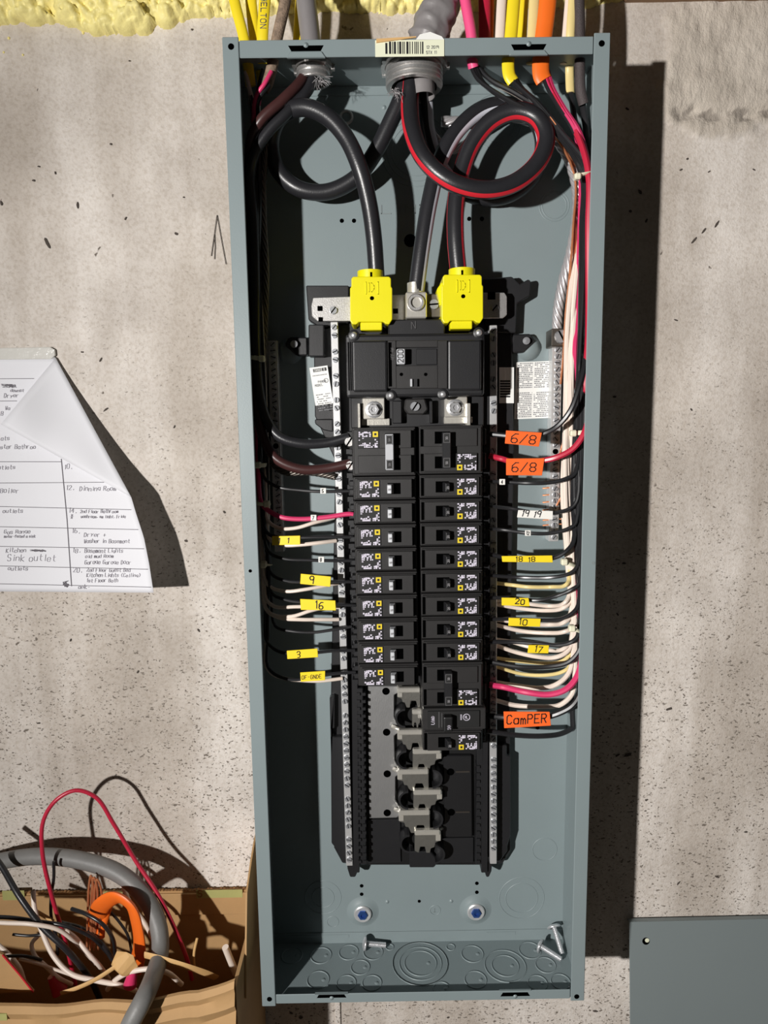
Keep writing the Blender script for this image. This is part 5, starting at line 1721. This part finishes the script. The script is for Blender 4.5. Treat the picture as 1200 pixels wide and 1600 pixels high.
right_wire('grey black wire, lowest of all on the right', 'thin_black', 0.0029, 'y3', 0.98, 1090, [(911, 1085, 0.03), (908, 1112, 0.034), (898, 1134, 0.038), (878, 1146, 0.044), (850, 1150, 0.048), (810, 1149, 0.046), (760, 1142, 0.045)], 0.036)
# more conductors of the right bundle, ending at the ground bar and neutral bar
for k, (lbl, m_, r_, src, off, yb_, tail, hh) in enumerate((
        ('thin bare copper wire along the left of the right bundle', 'copper', 0.0012, 'pink', 0.0, 430, [(890, 430, 0.044), (884, 490, 0.04), (880, 560, 0.03), (876, 600, 0.022)], 0.046),
        ('second bare copper wire dropping behind the right ground bar', 'copper', 0.0012, 'yel', 0.08, 470, [(892, 470, 0.036), (886, 540, 0.032), (885, 620, 0.028), (882, 680, 0.026), (872, 720, 0.022)], 0.038),
        ('third bare copper wire low on the right ground bar', 'copper', 0.0012, 'ora', 0.1, 600, [(890, 600, 0.034), (888, 680, 0.03), (884, 760, 0.028), (870, 790, 0.022)], 0.036),
        ('black wire at the far right edge of the right bundle', 'thin_black', 0.0026, 'bx', 1.0, 820, [(916, 820, 0.05), (913, 900, 0.05), (911, 960, 0.052), (906, 1000, 0.06)], 0.05),
        ('black wire in the middle of the right bundle', 'thin_black', 0.0026, 'y3', 0.76, 820, [(908, 830, 0.058), (907, 900, 0.058), (908, 970, 0.06), (912, 1010, 0.062)], 0.058),
        ('black wire on the left face of the dark right bundle', 'thin_black', 0.0024, 'pink2', 0.45, 700, [(897, 720, 0.058), (898, 800, 0.06), (903, 880, 0.06), (908, 960, 0.06)], 0.058),
        ('magenta wire glimpsed inside the right bundle', 'magenta_jacket', 0.0026, 'ora', 0.4, 560, [(902, 500, 0.05), (898, 545, 0.056), (899, 590, 0.05), (910, 660, 0.044), (916, 780, 0.05), (914, 830, 0.046)], 0.05),
        ('white wire on top of the bright white group on the right', 'white_jacket', 0.0026, 'yel', 0.1, 780, [(884, 790, 0.052), (890, 880, 0.05), (898, 960, 0.05), (901, 1040, 0.05)], 0.052),
        ('outermost white wire of the bright group on the right', 'white_jacket', 0.0026, 'pink2', -0.06, 760, [(879, 770, 0.048), (885, 860, 0.046), (894, 950, 0.046), (896, 1020, 0.048)], 0.048))):
    right_wire(lbl, m_, r_, src, off, yb_, tail, hh, jx=(k % 3) - 1)
# bare ends clamped in the right ground bar
for k, y in enumerate((752, 762, 773, 784, 796, 812, 820)):
    wire('bare_ground_end', 'bare copper end, %s down in the right ground bar' % ORD[k], 'copper', [(848, y + 1, 0.012), (858, y, 0.014), (872, y - 1, 0.014), (884, y - 3, 0.02), (889, y - 30, 0.026)], 0.0009, 'wire', 'bare ends in the right ground bar', n=6, sub=3)

# ---- nylon cable ties
def cable_tie(label, x0, x1, y0, y1, hx, hy, h):
    t_ = thing('cable_tie', label, 'cable tie', un(hx, hy, h), 'nylon cable ties')
    p = smooth_path([un(x0, y0, h - 0.02), un(x0 + 2, y0, h - 0.004), un((x0 + x1) / 2, (y0 + y1) / 2, h), un(x1 - 2, y1, h - 0.004), un(x1 + 1, y1, h - 0.02)], 6)
    MB().tube(p, 0.0024, 0.0007, n=8).build('strap', 'tie_nylon', t_, smooth='auto')
    MB().boxpx(hx - 5, hy - 5, hx + 5, hy + 5, h - 0.004, h + 0.0035).build('head', 'tie_nylon', t_, bevel=0.0012)


cable_tie('pale nylon tie near the top of the right bundle', 899, 929, 274, 269, 904, 274, 0.080)
cable_tie('pale nylon tie across the right bundle level with the orange flags', 893, 923, 677, 675, 897, 677, 0.074)
cable_tie('round-headed nylon tie on the white wires beside the flag eighteen', 878, 902, 879, 884, 883, 879, 0.062)
cable_tie('slanting nylon tie low on the right bundle', 890, 912, 981, 988, 895, 983, 0.078)
cable_tie('nylon tie in shade at the top of the left bundle', 391, 413, 558, 561, 408, 560, 0.052)
cable_tie('nylon tie in shade level with the brown feeder', 396, 415, 727, 727, 402, 727, 0.05)
cable_tie('nylon tie head beside the pink wire on the left', 400, 420, 787, 789, 416, 788, 0.052)
cable_tie('nylon tie head in shade left of the white sleeve', 404, 422, 880, 883, 411, 883, 0.054)

# loose parts lying in the bottom of the box
def bolt(label, head, tip, R_, r):
    t_ = thing('loose_screw', label, 'screw', (Vector(head) + Vector(tip)) / 2, 'loose screws in the panel bottom')
    ax = (Vector(tip) - Vector(head)).normalized()
    L_ = (Vector(tip) - Vector(head)).length
    MB().lathe(head, ax, [(0.0001, -0.004), (R_ * 0.5, -0.0036), (R_ * 0.9, -0.002), (R_, 0), (R_ * 0.6, 0.0005)], 20).build('head', 'zinc', t_, smooth=True)
    prof = [(r, 0)]
    k = 0
    while k * 0.0016 < L_:
        prof += [(r * 0.8, k * 0.0016), (r, k * 0.0016 + 0.0008)]
        k += 1
    prof += [(r * 0.5, L_), (0.0001, L_ + 0.001)]
    MB().lathe(head, ax, prof, 14).build('shank', 'zinc', t_, smooth='auto')


h1 = unz(572, 1486, zb)
bolt('loose pan-head screw standing out at the bottom left of the box', Vector((h1.x - 0.0005, -0.0145, zb + 0.0085)), Vector((h1.x + 0.024, -0.0125, zb + 0.0042)), 0.0085, 0.0034)
h2 = unz(846, 1496, zb)
bolt('loose shiny screw lying in the bottom right corner of the box', Vector((h2.x + 0.001, -0.024, zb + 0.0085)), Vector((h2.x + 0.022, -0.04, zb + 0.0042)), 0.0085, 0.0034)
h3 = unz(862, 1480, zb)
bolt('loose screw tilted upright behind the shiny one in the corner', Vector((h3.x + 0.004, -0.010, zb + 0.022)), Vector((h3.x + 0.009, -0.03, zb + 0.0035)), 0.009, 0.0034)

# ================================================================== PAPER ON THE WALL
def lift(x, y):
    """how far the sheet stands off the wall at a photo point"""
    t = max(0.0, (y - 560) / 365.0)
    s_ = max(0.0, (x + 60) / 300.0)
    l_ = 0.003 + 0.052 * (s_ ** 2.0) * min(1, t * 1.8) + 0.0016 * math.sin(x * 0.06) * min(1, t * 2) + 0.004 * t
    return l_


pp = thing('paper_sheet', 'white handwritten circuit list taped to the wall with its corner folded over', 'paper', un(100, 925, -GAP + 0.02))


def paper_pt(x, y, e=0.0):
    return un(x, y, -GAP + lift(x, y) + e)


def right_edge(y):
    if y <= 560:
        return 86
    if y < 776:
        return 87 + (205 - 87) * (y - 560) / 216.0
    return float(np.interp(y, [776, 800, 840, 880, 926], [205, 212, 225, 233, 240]))


mb = MB()
ny, nxp = 44, 30
rows = []
for j in range(ny + 1):
    y = 558 + (926 - 558) * j / ny
    xr = right_edge(y)
    for i in range(nxp + 1):
        x = -90 + (xr + 90) * i / nxp
        yy = y + (3 * (1 - (x / 240.0)) * -0.6 if j == ny else 0)
        rows.append(paper_pt(x, yy))
fs = [(j * (nxp + 1) + i, j * (nxp + 1) + i + 1, (j + 1) * (nxp + 1) + i + 1, (j + 1) * (nxp + 1) + i) for j in range(ny) for i in range(nxp)]
sheet = MB().add(rows, fs).build('sheet', 'paper', pp, smooth=True)
md = sheet.modifiers.new('Solidify', 'SOLIDIFY')
md.thickness = 0.0002
# the folded-over corner: fold line from (87,560) to (205,776), tip at (2,663)
A_, B_, C_ = (87, 559), (205, 777), (1, 663)
mb = MB()
n_ = 18
idx = {}
vs = []
for i in range(n_ + 1):
    for j in range(n_ + 1 - i):
        u, v = i / n_, j / n_          # u towards the fold's end, v towards the tip
        x = A_[0] * (1 - u - v) + B_[0] * u + C_[0] * v
        y = A_[1] * (1 - u - v) + B_[1] * u + C_[1] * v
        base = lift(A_[0] * (1 - u) + B_[0] * u, A_[1] * (1 - u) + B_[1] * u) if v < 1 else 0
        fold = lift(x, y) + 0.0006 + 0.020 * math.sin(math.pi * min(1, v / (1 - u + 1e-6) if u < 1 else 0) * 0.62) * (v + 0.25 * (1 - u) * v) + 0.004 * v
        idx[(i, j)] = len(vs)
        vs.append(un(x, y, -GAP + fold))
fs = []
for i in range(n_):
    for j in range(n_ - i):
        fs.append((idx[(i, j)], idx[(i + 1, j)], idx[(i, j + 1)]))
        if i + j < n_ - 1:
            fs.append((idx[(i + 1, j)], idx[(i + 1, j + 1)], idx[(i, j + 1)]))
fc = MB().add(vs, fs).build('folded_corner', 'paper', pp, smooth=True)
md = fc.modifiers.new('Solidify', 'SOLIDIFY')
md.thickness = 0.0002
# ruled table
FT = lambda a_, b_: paper_pt(a_, b_, 0.0009)


def rule(x0, y0, x1, y1, w=0.9, n=16):
    ru = MB()
    for k in range(n):
        t0, t1 = k / n, (k + 1) / n
        ax, ay = x0 + (x1 - x0) * t0, y0 + (y1 - y0) * t0
        bx, by = x0 + (x1 - x0) * t1, y0 + (y1 - y0) * t1
        if abs(x1 - x0) > abs(y1 - y0):
            ru.add([FT(ax, ay), FT(bx, by), FT(bx, by + w), FT(ax, ay + w)], [(0, 1, 2, 3)])
        else:
            ru.add([FT(ax, ay), FT(ax + w, ay), FT(bx + w, by), FT(bx, by)], [(0, 1, 2, 3)])
    ru.build('ruled_line', 'ruling', sheet, fix=False)


for (y0, x1, y1) in ((592, 53, 591), (627, 26, 626), (721, 95, 721), (755, 163, 753), (789, 205, 796), (821, 216, 827), (852, 225, 857), (882, 231, 889), (910, 236, 917)):
    rule(-80, y0, min(x1, right_edge(y1) - 2), y1)
rule(95, 717, 104, 812, 1.2)
rule(104, 812, 111, 916, 1.2)
hw = MB()
FP = lambda a_, b_: paper_pt(a_, -b_, 0.0010)
jr = random.Random(8)
for s_, x, y, h in (('Dryer', 6, 621, 6), ('downst', 16, 612, 4.5), ('Wa', 8, 640, 5), ('B', 1, 649, 6), ('ats', 1, 688, 6), ('ster Bathroo', 0, 701, 6), ('outlets', -8, 733, 6), ('Boiler', 0, 770, 7), ('outlets', 4, 801, 6),
                    ('Gas Range', 6, 834, 6), ('motor-failed a sink', 6, 840, 4), ('Kitchen', 9, 863, 6), ('Sink outlet', 11, 877, 9.5), ('outlets', 12, 891, 6), ('10.', 100, 733, 7), ('12.', 103, 766, 7), ('Dinning Room', 124, 767, 6.5),
                    ('14.', 107, 799, 7), ('2nd Floor Bathroom', 125, 799, 5), ('*', 109, 810, 9), ('washroom, sm light, Fridg', 126, 807, 4.4), ('16.', 112, 831, 7), ('Dryer +', 131, 836, 6.5), ('Washer in Basement', 131, 846, 6),
                    ('18.', 113, 861, 7), ('Basement Lights', 132, 861, 6), ('old mud Room', 133, 869, 5), ('Garage Garage Door', 132, 879, 6), ('20.', 114, 892, 7), ('2nd Floor Guest Bed', 135, 891, 5.5), ('Kitchen Lights (Ceiling)', 135, 899, 5.5), ('1st Floor Bath', 135, 907, 5.5), ('apk-', 122, 918, 6)):
    if x > 95 and y > 790:
        y += 2.5
    strokes(hw, s_, FP, x, -y, h, 0.62, 0.15, 0.12, jr, adv=0.86 if len(s_) > 12 else 0.98)
hw.build('handwriting', 'pencil', sheet, fix=False)
for (x0, y0, w_, hh_) in ((0, 600, 26, 6), (46, 858, 26, 4), (98, 906, 10, 12)):
    scb = MB()
    prevp = None
    for k in range(26):
        xq, yq = x0 + jr.uniform(0, w_), y0 + jr.uniform(0, hh_)
        if prevp:
            dx, dy = xq - prevp[0], yq - prevp[1]
            l_ = math.hypot(dx, dy) or 1
            nx_, ny_ = -dy / l_ * 0.35, dx / l_ * 0.35
            scb.add([FT(prevp[0] + nx_, prevp[1] + ny_), FT(prevp[0] - nx_, prevp[1] - ny_), FT(xq - nx_, yq - ny_), FT(xq + nx_, yq + ny_)], [(0, 1, 2, 3)])
        prevp = (xq, yq)
    scb.build('scribble', 'ruling', sheet, fix=False)
ct = MB().polypx([(-90, 545), (30, 543), (78, 542), (85, 546), (86, 555), (80, 561), (-90, 563)], -GAP + 0.001, -GAP + 0.0042).build('clear_tape', 'tape_clear', pp, bevel=0.0006)

# ================================================================== PANEL COVER LEANING AT THE RIGHT
tl_, tr_ = un(983.5, 1441, -GAP + 0.012), un(1260, 1435, -GAP + 0.012)
cw = 0.362
bl_y = tl_.y - 0.10
cv = thing('panel_cover', 'flat grey steel panel cover leaning against the wall at lower right', 'panel cover', (tl_.x + cw / 2, bl_y, -ZC))
ux = (tr_ - tl_).normalized()
dn = (Vector((tl_.x + 0.004, bl_y, -ZC)) - tl_)
HL = dn.length
dn.normalize()
nrm = ux.cross(dn)
if nrm.y > 0:
    nrm = -nrm


def cpt(a_, b_, c_):
    return tl_ + ux * a_ + dn * b_ + nrm * c_


def slab(a0, a1, b0, b1, c0, c1):
    vs_ = [cpt(a_, b_, c_) for c_ in (c0, c1) for a_, b_ in ((a0, b0), (a1, b0), (a1, b1), (a0, b1))]
    return MB().add(vs_, [(0, 1, 2, 3), (4, 5, 6, 7), (0, 1, 5, 4), (1, 2, 6, 5), (2, 3, 7, 6), (3, 0, 4, 7)])


slab(0, cw, 0, HL, -0.0015, 0).build('plate', 'cover_paint', cv, bevel=0.0005)
slab(0, cw, 0, 0.0015, -0.008, -0.0015).build('top_lip', 'cover_paint', cv)
ch_ = un(1009, 1470, -GAP + 0.014)
a_ = (ch_ - tl_).dot(ux)
b2 = (ch_ - tl_).dot(dn)
hc = cpt(a_, b2, 0.0001)
MB().lathe(hc, nrm, [(0.0001, 0), (0.0048, 0), (0.0048, 0.0003), (0.0001, 0.0003)], 18).build('screw_hole', 'hole_shade', cv)
MB().lathe(hc + ux * 0.0014 - dn * 0.0012, nrm, [(0.0001, 0.0006), (0.0028, 0.0005), (0.0028, 0.0003)], 18).build('hole_backing', 'sticker_cream', cv)

# ================================================================== CARTON WITH SCRAP WIRE
BZ = -0.452
bx0, bx1 = -0.60, -0.2035
yb_, yf_ = WALL_Y - 0.006, -0.118
box = thing('cardboard_box', 'tall open brown carton full of scrap wire below the paper sheet', 'cardboard box', ((bx0 + bx1) / 2, (yb_ + yf_) / 2, -ZC))
TC = 0.004
MB().box(bx0, bx1, yb_, yb_ - TC, -ZC, BZ).build('back_panel', 'cardboard', box)
fp = MB()
# the front edge sags and bulges
N_ = 40
top, vs, fs = [], [], []
for i in range(N_ + 1):
    x = bx0 + (bx1 - bx0) * i / N_
    s_ = i / N_
    zt = BZ - 0.004 - 0.006 * math.sin(s_ * math.pi) + 0.0012 * math.sin(s_ * 31) + (0.012 * max(0, (s_ - 0.9) / 0.1))
    yy = yf_ - 0.010 * math.sin(s_ * math.pi) + 0.0015 * math.sin(s_ * 23)
    w1, w2, w3 = (0.0016 * mnoise.noise((x * 14, k_, 0.5)) for k_ in (1.3, 4.1, 7.7))
    vs += [(x, yy, zt), (x, yy + TC, zt), (x, yy - 0.0035 + w1, zt - 0.006), (x, yy - 0.0005 + w2, zt - 0.014 + w1 * 2), (x, yy - 0.0045 + w3, zt - 0.024 + w2 * 2), (x, yy + 0.001 + w1, zt - 0.036 + w3 * 2), (x, yy - 0.003 + w2, zt - 0.052), (x, yf_, -ZC), (x, yf_ + TC, -ZC)]
for i in range(N_):
    a, c = i * 9, (i + 1) * 9
    for k0, k1 in ((0, 1), (0, 2), (2, 3), (3, 4), (4, 5), (5, 6), (6, 7), (7, 8), (1, 8)):
        fs.append((a + k0, c + k0, c + k1, a + k1))
MB().add(vs, fs).build('front_panel', 'cardboard', box, smooth='auto')
MB().box(bx0, bx0 + TC, yb_, yf_, -ZC, BZ - 0.005).build('side_panel', 'cardboard', box)
MB().box(bx1 - TC, bx1, yb_ - TC, yf_ + TC, -ZC, BZ - 0.004).build('side_panel', 'cardboard', box)
MB().box(bx0 + TC, bx1 - TC, yb_ - TC, yf_ + TC, -ZC, -ZC + TC).build('bottom_panel', 'cardboard', box)
# standing right flap
fl_ = MB()
zt = un(395, 1317, 0.0).z
_e = [un(383, 1560, 0.078), un(383, 1480, 0.066), un(385, 1395, 0.050), un(390, 1345, 0.018), un(396, 1318, -0.003)]
prof = [(yb_ - TC, BZ - 0.06)] + [(v.y, v.z) for v in _e] + [(yb_ - TC, zt + 0.004)]
n_ = len(prof)
fl_.add([(bx1 + 0.0005, y_, z_) for y_, z_ in prof] + [(bx1 + 0.0025, y_, z_) for y_, z_ in prof], [tuple(range(n_)), tuple(range(n_, 2 * n_))] + [(i, (i + 1) % n_, n_ + (i + 1) % n_, n_ + i) for i in range(n_)])
f2 = fl_.build('side_flap', 'cardboard', box)
# folded double rim along the back and corrugated edge
MB().box(bx0, bx1 - 0.002, yb_ - TC, yb_ - TC - 0.003, BZ - 0.032, BZ - 0.002).build('back_flap', 'cardboard', box, bevel=0.0008)
cg = MB()
k = 0
x = bx0
while x < bx1 - 0.004:
    cg.box(x, x + 0.003, yb_ - 0.0003, yb_ - TC + 0.0002, BZ - 0.001, BZ + 0.0016 * (0.6 + 0.4 * math.sin(k * 1.7)))
    x += 0.0042
    k += 1
cg.build('corrugated_rim', 'cardboard_edge', box, kind='stuff')
for xa, ya, xb_, y2 in ((0, 1396, 36, 1410), (160, 1397, 190, 1407), (305, 1395, 378, 1406)):
    a, c = un(xa, ya, -GAP + 0.018), un(xb_, y2, -GAP + 0.018)
    MB().box(a.x, c.x, yb_ - TC - 0.0029, yb_ - TC - 0.0034, c.z, a.z).build('green_print', 'cardboard_green', box)
tx = MB()
fm_ = flat_map((un(308, 1406, -GAP + 0.018).x, yb_ - TC - 0.0034, un(308, 1406, -GAP + 0.018).z), XA, ZA, FRONT, 0.0004)
strokes(tx, 'Sq', fm_, 0, 0.001, 0.009, 0.0012, .1)
tx.build('green_lettering', 'cardboard_edge', box, fix=False)
a, c = un(0, 1580, 0.128), un(14, 1590, 0.128)
MB().box(a.x - 0.05, c.x, yf_ - 0.0125, yf_ - 0.0135, c.z, a.z).build('green_print', 'cardboard_green', box)
# inner divider flap with red edge, lower left
dv = MB().polypx([(-40, 1470), (4, 1492), (52, 1550), (-40, 1552)], 0.085, 0.088).build('torn_inner_flap', 'cardboard', box)
rd = MB()
p = [un(4, 1492, 0.0885), un(30, 1522, 0.0885), un(52, 1550, 0.0885)]
rd.tube(p, 0.0011, n=5)
rd.build('red_flap_edge', 'stripe_red', box)

def scrap(name, label, material, q, r, ry=None, n=9, cat='wire'):
    return wire(name, label, material, q, r, cat, SCR, ry, n, 7)


o, p = scrap('scrap_conduit', 'thick grey cable arching over the carton and out over its front', 'conduit_grey', [(-60, 1362, -0.006), (0, 1346, 0.0), (60, 1338, 0.006), (130, 1345, 0.014), (188, 1366, 0.024), (228, 1404, 0.036), (248, 1450, 0.05), (250, 1490, 0.068), (240, 1525, 0.10), (224, 1562, 0.138), (204, 1600, 0.15), (180, 1660, 0.15)], 0.0098, n=16)
scrap('scrap_wire', 'long red wire arching high above the carton', 'red_jacket', [(118, 1540, 0.03), (104, 1478, 0.035), (82, 1404, 0.035), (66, 1330, 0.035), (68, 1282, 0.03), (88, 1250, 0.026), (118, 1235, 0.02), (150, 1246, 0.016), (178, 1288, 0.016), (212, 1345, 0.02), (246, 1396, 0.03), (272, 1448, 0.04), (290, 1492, 0.045), (300, 1530, 0.03)], 0.0024)
scrap('scrap_wire', 'thick black wire slanting into the carton from the left', 'black_jacket', [(-30, 1315, 0.02), (0, 1350, 0.03), (30, 1400, 0.05), (66, 1448, 0.06), (104, 1484, 0.064), (140, 1528, 0.05), (160, 1570, 0.03)], 0.0034)
scrap('scrap_wire', 'black wire lying level from the left edge of the carton', 'thin_black', [(-30, 1432, 0.05), (20, 1434, 0.052), (60, 1440, 0.055), (100, 1446, 0.056), (140, 1462, 0.05), (175, 1496, 0.03)], 0.0023)
scrap('scrap_wire', 'long white wire curving across the front of the carton', 'white_jacket', [(52, 1392, 0.03), (54, 1420, 0.04), (66, 1456, 0.05), (84, 1494, 0.06), (112, 1522, 0.068), (150, 1532, 0.074), (190, 1540, 0.08), (212, 1548, 0.07)], 0.0028)
scrap('scrap_wire', 'white wire lying level at the left of the carton', 'white_jacket', [(-30, 1440, 0.062), (10, 1442, 0.064), (50, 1444, 0.066), (90, 1452, 0.06), (120, 1474, 0.05), (150, 1505, 0.03)], 0.0024)
scrap('scrap_wire', 'white wire arching out at the right of the carton', 'white_jacket', [(168, 1546, 0.07), (182, 1530, 0.078), (206, 1518, 0.084), (236, 1514, 0.084), (262, 1520, 0.08), (284, 1538, 0.07)], 0.0028)
scrap('scrap_wire', 'short white stub standing in the right corner of the carton', 'white_jacket', [(352, 1480, 0.05), (360, 1500, 0.045), (368, 1520, 0.04)], 0.0040)
scrap('scrap_wire', 'thin black wire standing up with a bare tip at the left', 'thin_black', [(84, 1346, 0.03), (84, 1372, 0.03), (80, 1400, 0.03), (80, 1432, 0.03), (88, 1464, 0.03), (90, 1492, 0.03)], 0.0018)
scrap('scrap_wire', 'black wire bending down in front of the orange cable', 'thin_black', [(112, 1420, 0.04), (134, 1428, 0.05), (160, 1444, 0.055), (176, 1466, 0.052), (180, 1490, 0.04)], 0.0022)
scrap('scrap_wire', 'black wire curving behind the orange cable', 'thin_black', [(170, 1422, 0.02), (186, 1440, 0.018), (200, 1462, 0.018), (206, 1490, 0.02)], 0.0016)
scrap('scrap_wire', 'white wire looping in the middle of the carton', 'white_jacket', [(100, 1452, 0.03), (120, 1468, 0.045), (140, 1492, 0.052), (156, 1510, 0.05), (170, 1530, 0.03)], 0.0026)
scrap('scrap_wire', 'dull white wire bent double at the left of the carton', 'white_jacket', [(60, 1462, 0.03), (50, 1474, 0.035), (54, 1492, 0.04), (72, 1510, 0.045), (92, 1528, 0.05), (112, 1538, 0.04)], 0.0024)
scrap('scrap_wire', 'white wire running down the left inner side of the carton', 'white_jacket', [(-10, 1470, 0.03), (14, 1492, 0.035), (30, 1512, 0.04), (38, 1534, 0.04)], 0.0026)
scrap('scrap_wire', 'thin white wire crossing low at the left of the carton', 'white_jacket', [(30, 1498, 0.05), (60, 1506, 0.05), (90, 1516, 0.05), (130, 1530, 0.05)], 0.0018)
scrap('scrap_wire', 'short white piece behind the conduit at the right', 'white_jacket', [(184, 1370, 0.0), (192, 1386, 0.01), (204, 1412, 0.01), (228, 1446, 0.02), (240, 1470, 0.02)], 0.0026)
scrap('scrap_wire', 'black wire low across the middle of the carton', 'thin_black', [(96, 1442, 0.02), (130, 1452, 0.03), (160, 1476, 0.04), (176, 1500, 0.04)], 0.0026)
scrap('scrap_wire', 'charcoal wire under the white ones at the left', 'thin_black', [(-30, 1496, 0.05), (10, 1494, 0.05), (40, 1494, 0.05), (66, 1500, 0.045)], 0.0018)
scrap('scrap_wire', 'short charcoal wire end above the dull white bend', 'thin_black', [(20, 1460, 0.05), (44, 1462, 0.05), (70, 1461, 0.05), (94, 1468, 0.04)], 0.0016)
scrap('scrap_flat_cable', 'wide orange flat cable bent over in the carton', 'orange_jacket', [(150, 1462, 0.02), (152, 1432, 0.03), (162, 1412, 0.045), (184, 1402, 0.055), (204, 1416, 0.06), (214, 1446, 0.058), (218, 1480, 0.05), (212, 1512, 0.03)], 0.0108, 0.0040, 16, 'cable')
scrap('scrap_flat_cable', 'short orange cable end behind the bent orange one', 'orange_jacket', [(176, 1400, 0.03), (168, 1420, 0.03), (160, 1446, 0.03), (150, 1470, 0.03)], 0.0050, 0.0034, 12, 'cable')
for k, (x0, xx) in enumerate(((136, 141), (141, 147), (146, 153))):
    scrap('copper_wire', ('left', 'middle', 'right')[k] + ' bare copper hairpin beside the orange cable', 'copper', [(x0, 1480, 0.03), (x0 + 1, 1430, 0.034), (x0 + 3, 1384, 0.036), (x0 + 6, 1368 + k * 3, 0.036), (xx + 5, 1390, 0.036), (xx + 3, 1440, 0.034), (xx, 1484, 0.03)], 0.0013)
scrap('kraft_strip', 'split tan kraft paper strip pointing right in the carton', 'kraft', [(226, 1492, 0.075), (250, 1498, 0.08), (290, 1510, 0.08), (320, 1520, 0.07), (338, 1528, 0.06)], 0.0042, 0.0012, 8, 'paper strip')
scrap('kraft_strip', 'thin tan paper strip pointing down left in the carton', 'kraft', [(184, 1508, 0.085), (150, 1530, 0.09), (120, 1544, 0.092), (95, 1552, 0.092)], 0.0024, 0.0009, 8, 'paper strip')
scrap('kraft_strip', 'upright shred of tan paper at the right of the carton', 'kraft', [(304, 1512, 0.06), (303, 1490, 0.064), (308, 1466, 0.066)], 0.0014, 0.0007, 6, 'paper strip')
scrap('kraft_strip', 'loose tan strip at the back left of the carton', 'kraft', [(34, 1412, 0.03), (60, 1426, 0.035), (84, 1440, 0.04)], 0.003, 0.0008, 8, 'paper strip')
cr = MB()
jr2 = random.Random(9)
c = un(196, 1502, 0.08)
ring_ = []
for k in range(40):
    g = k * 2.399
    rr2 = 0.016 * math.sqrt((k + 1) / 40)
    ring_.append(c + Vector((math.cos(g) * rr2, -0.010 * (1 - rr2 / 0.016) + jr2.uniform(-0.004, 0.004), math.sin(g) * rr2 * 1.1 - 0.002)))
bm = bmesh.new()
for v in ring_:
    bm.verts.new(v)
bmesh.ops.convex_hull(bm, input=bm.verts)
bmesh.ops.triangulate(bm, faces=bm.faces)
vs = [tuple(v.co) for v in bm.verts]
bm.verts.index_update()
fs = [tuple(v.index for v in f.verts) for f in bm.faces]
bm.free()
tag(link_mesh('paper_scrap', vs, fs, 'kraft'), 'crumpled tan paper scrap beside the pink wire nut', 'paper scrap', SCR)
wn = un(205, 1530, 0.082)
tag(MB().lathe(wn, Vector((-0.25, 0, -1)), [(0.0001, -0.012), (0.0045, -0.012), (0.0075, 0.008), (0.0062, 0.009), (0.0001, 0.006)], 12).build('wire_nut', 'magenta_jacket', smooth='auto'), 'small pink wire nut beside the arching conduit', 'wire nut', SCR)
tag(MB().lathe(un(88, 1538, 0.05), Vector((0.4, 0, -1)), [(0.0001, -0.012), (0.005, -0.012), (0.009, 0.010), (0.0001, 0.010)], 12).build('wire_nut', 'red_jacket', smooth='auto'), 'red wire nut in shade at the bottom left of the carton', 'wire nut', SCR)
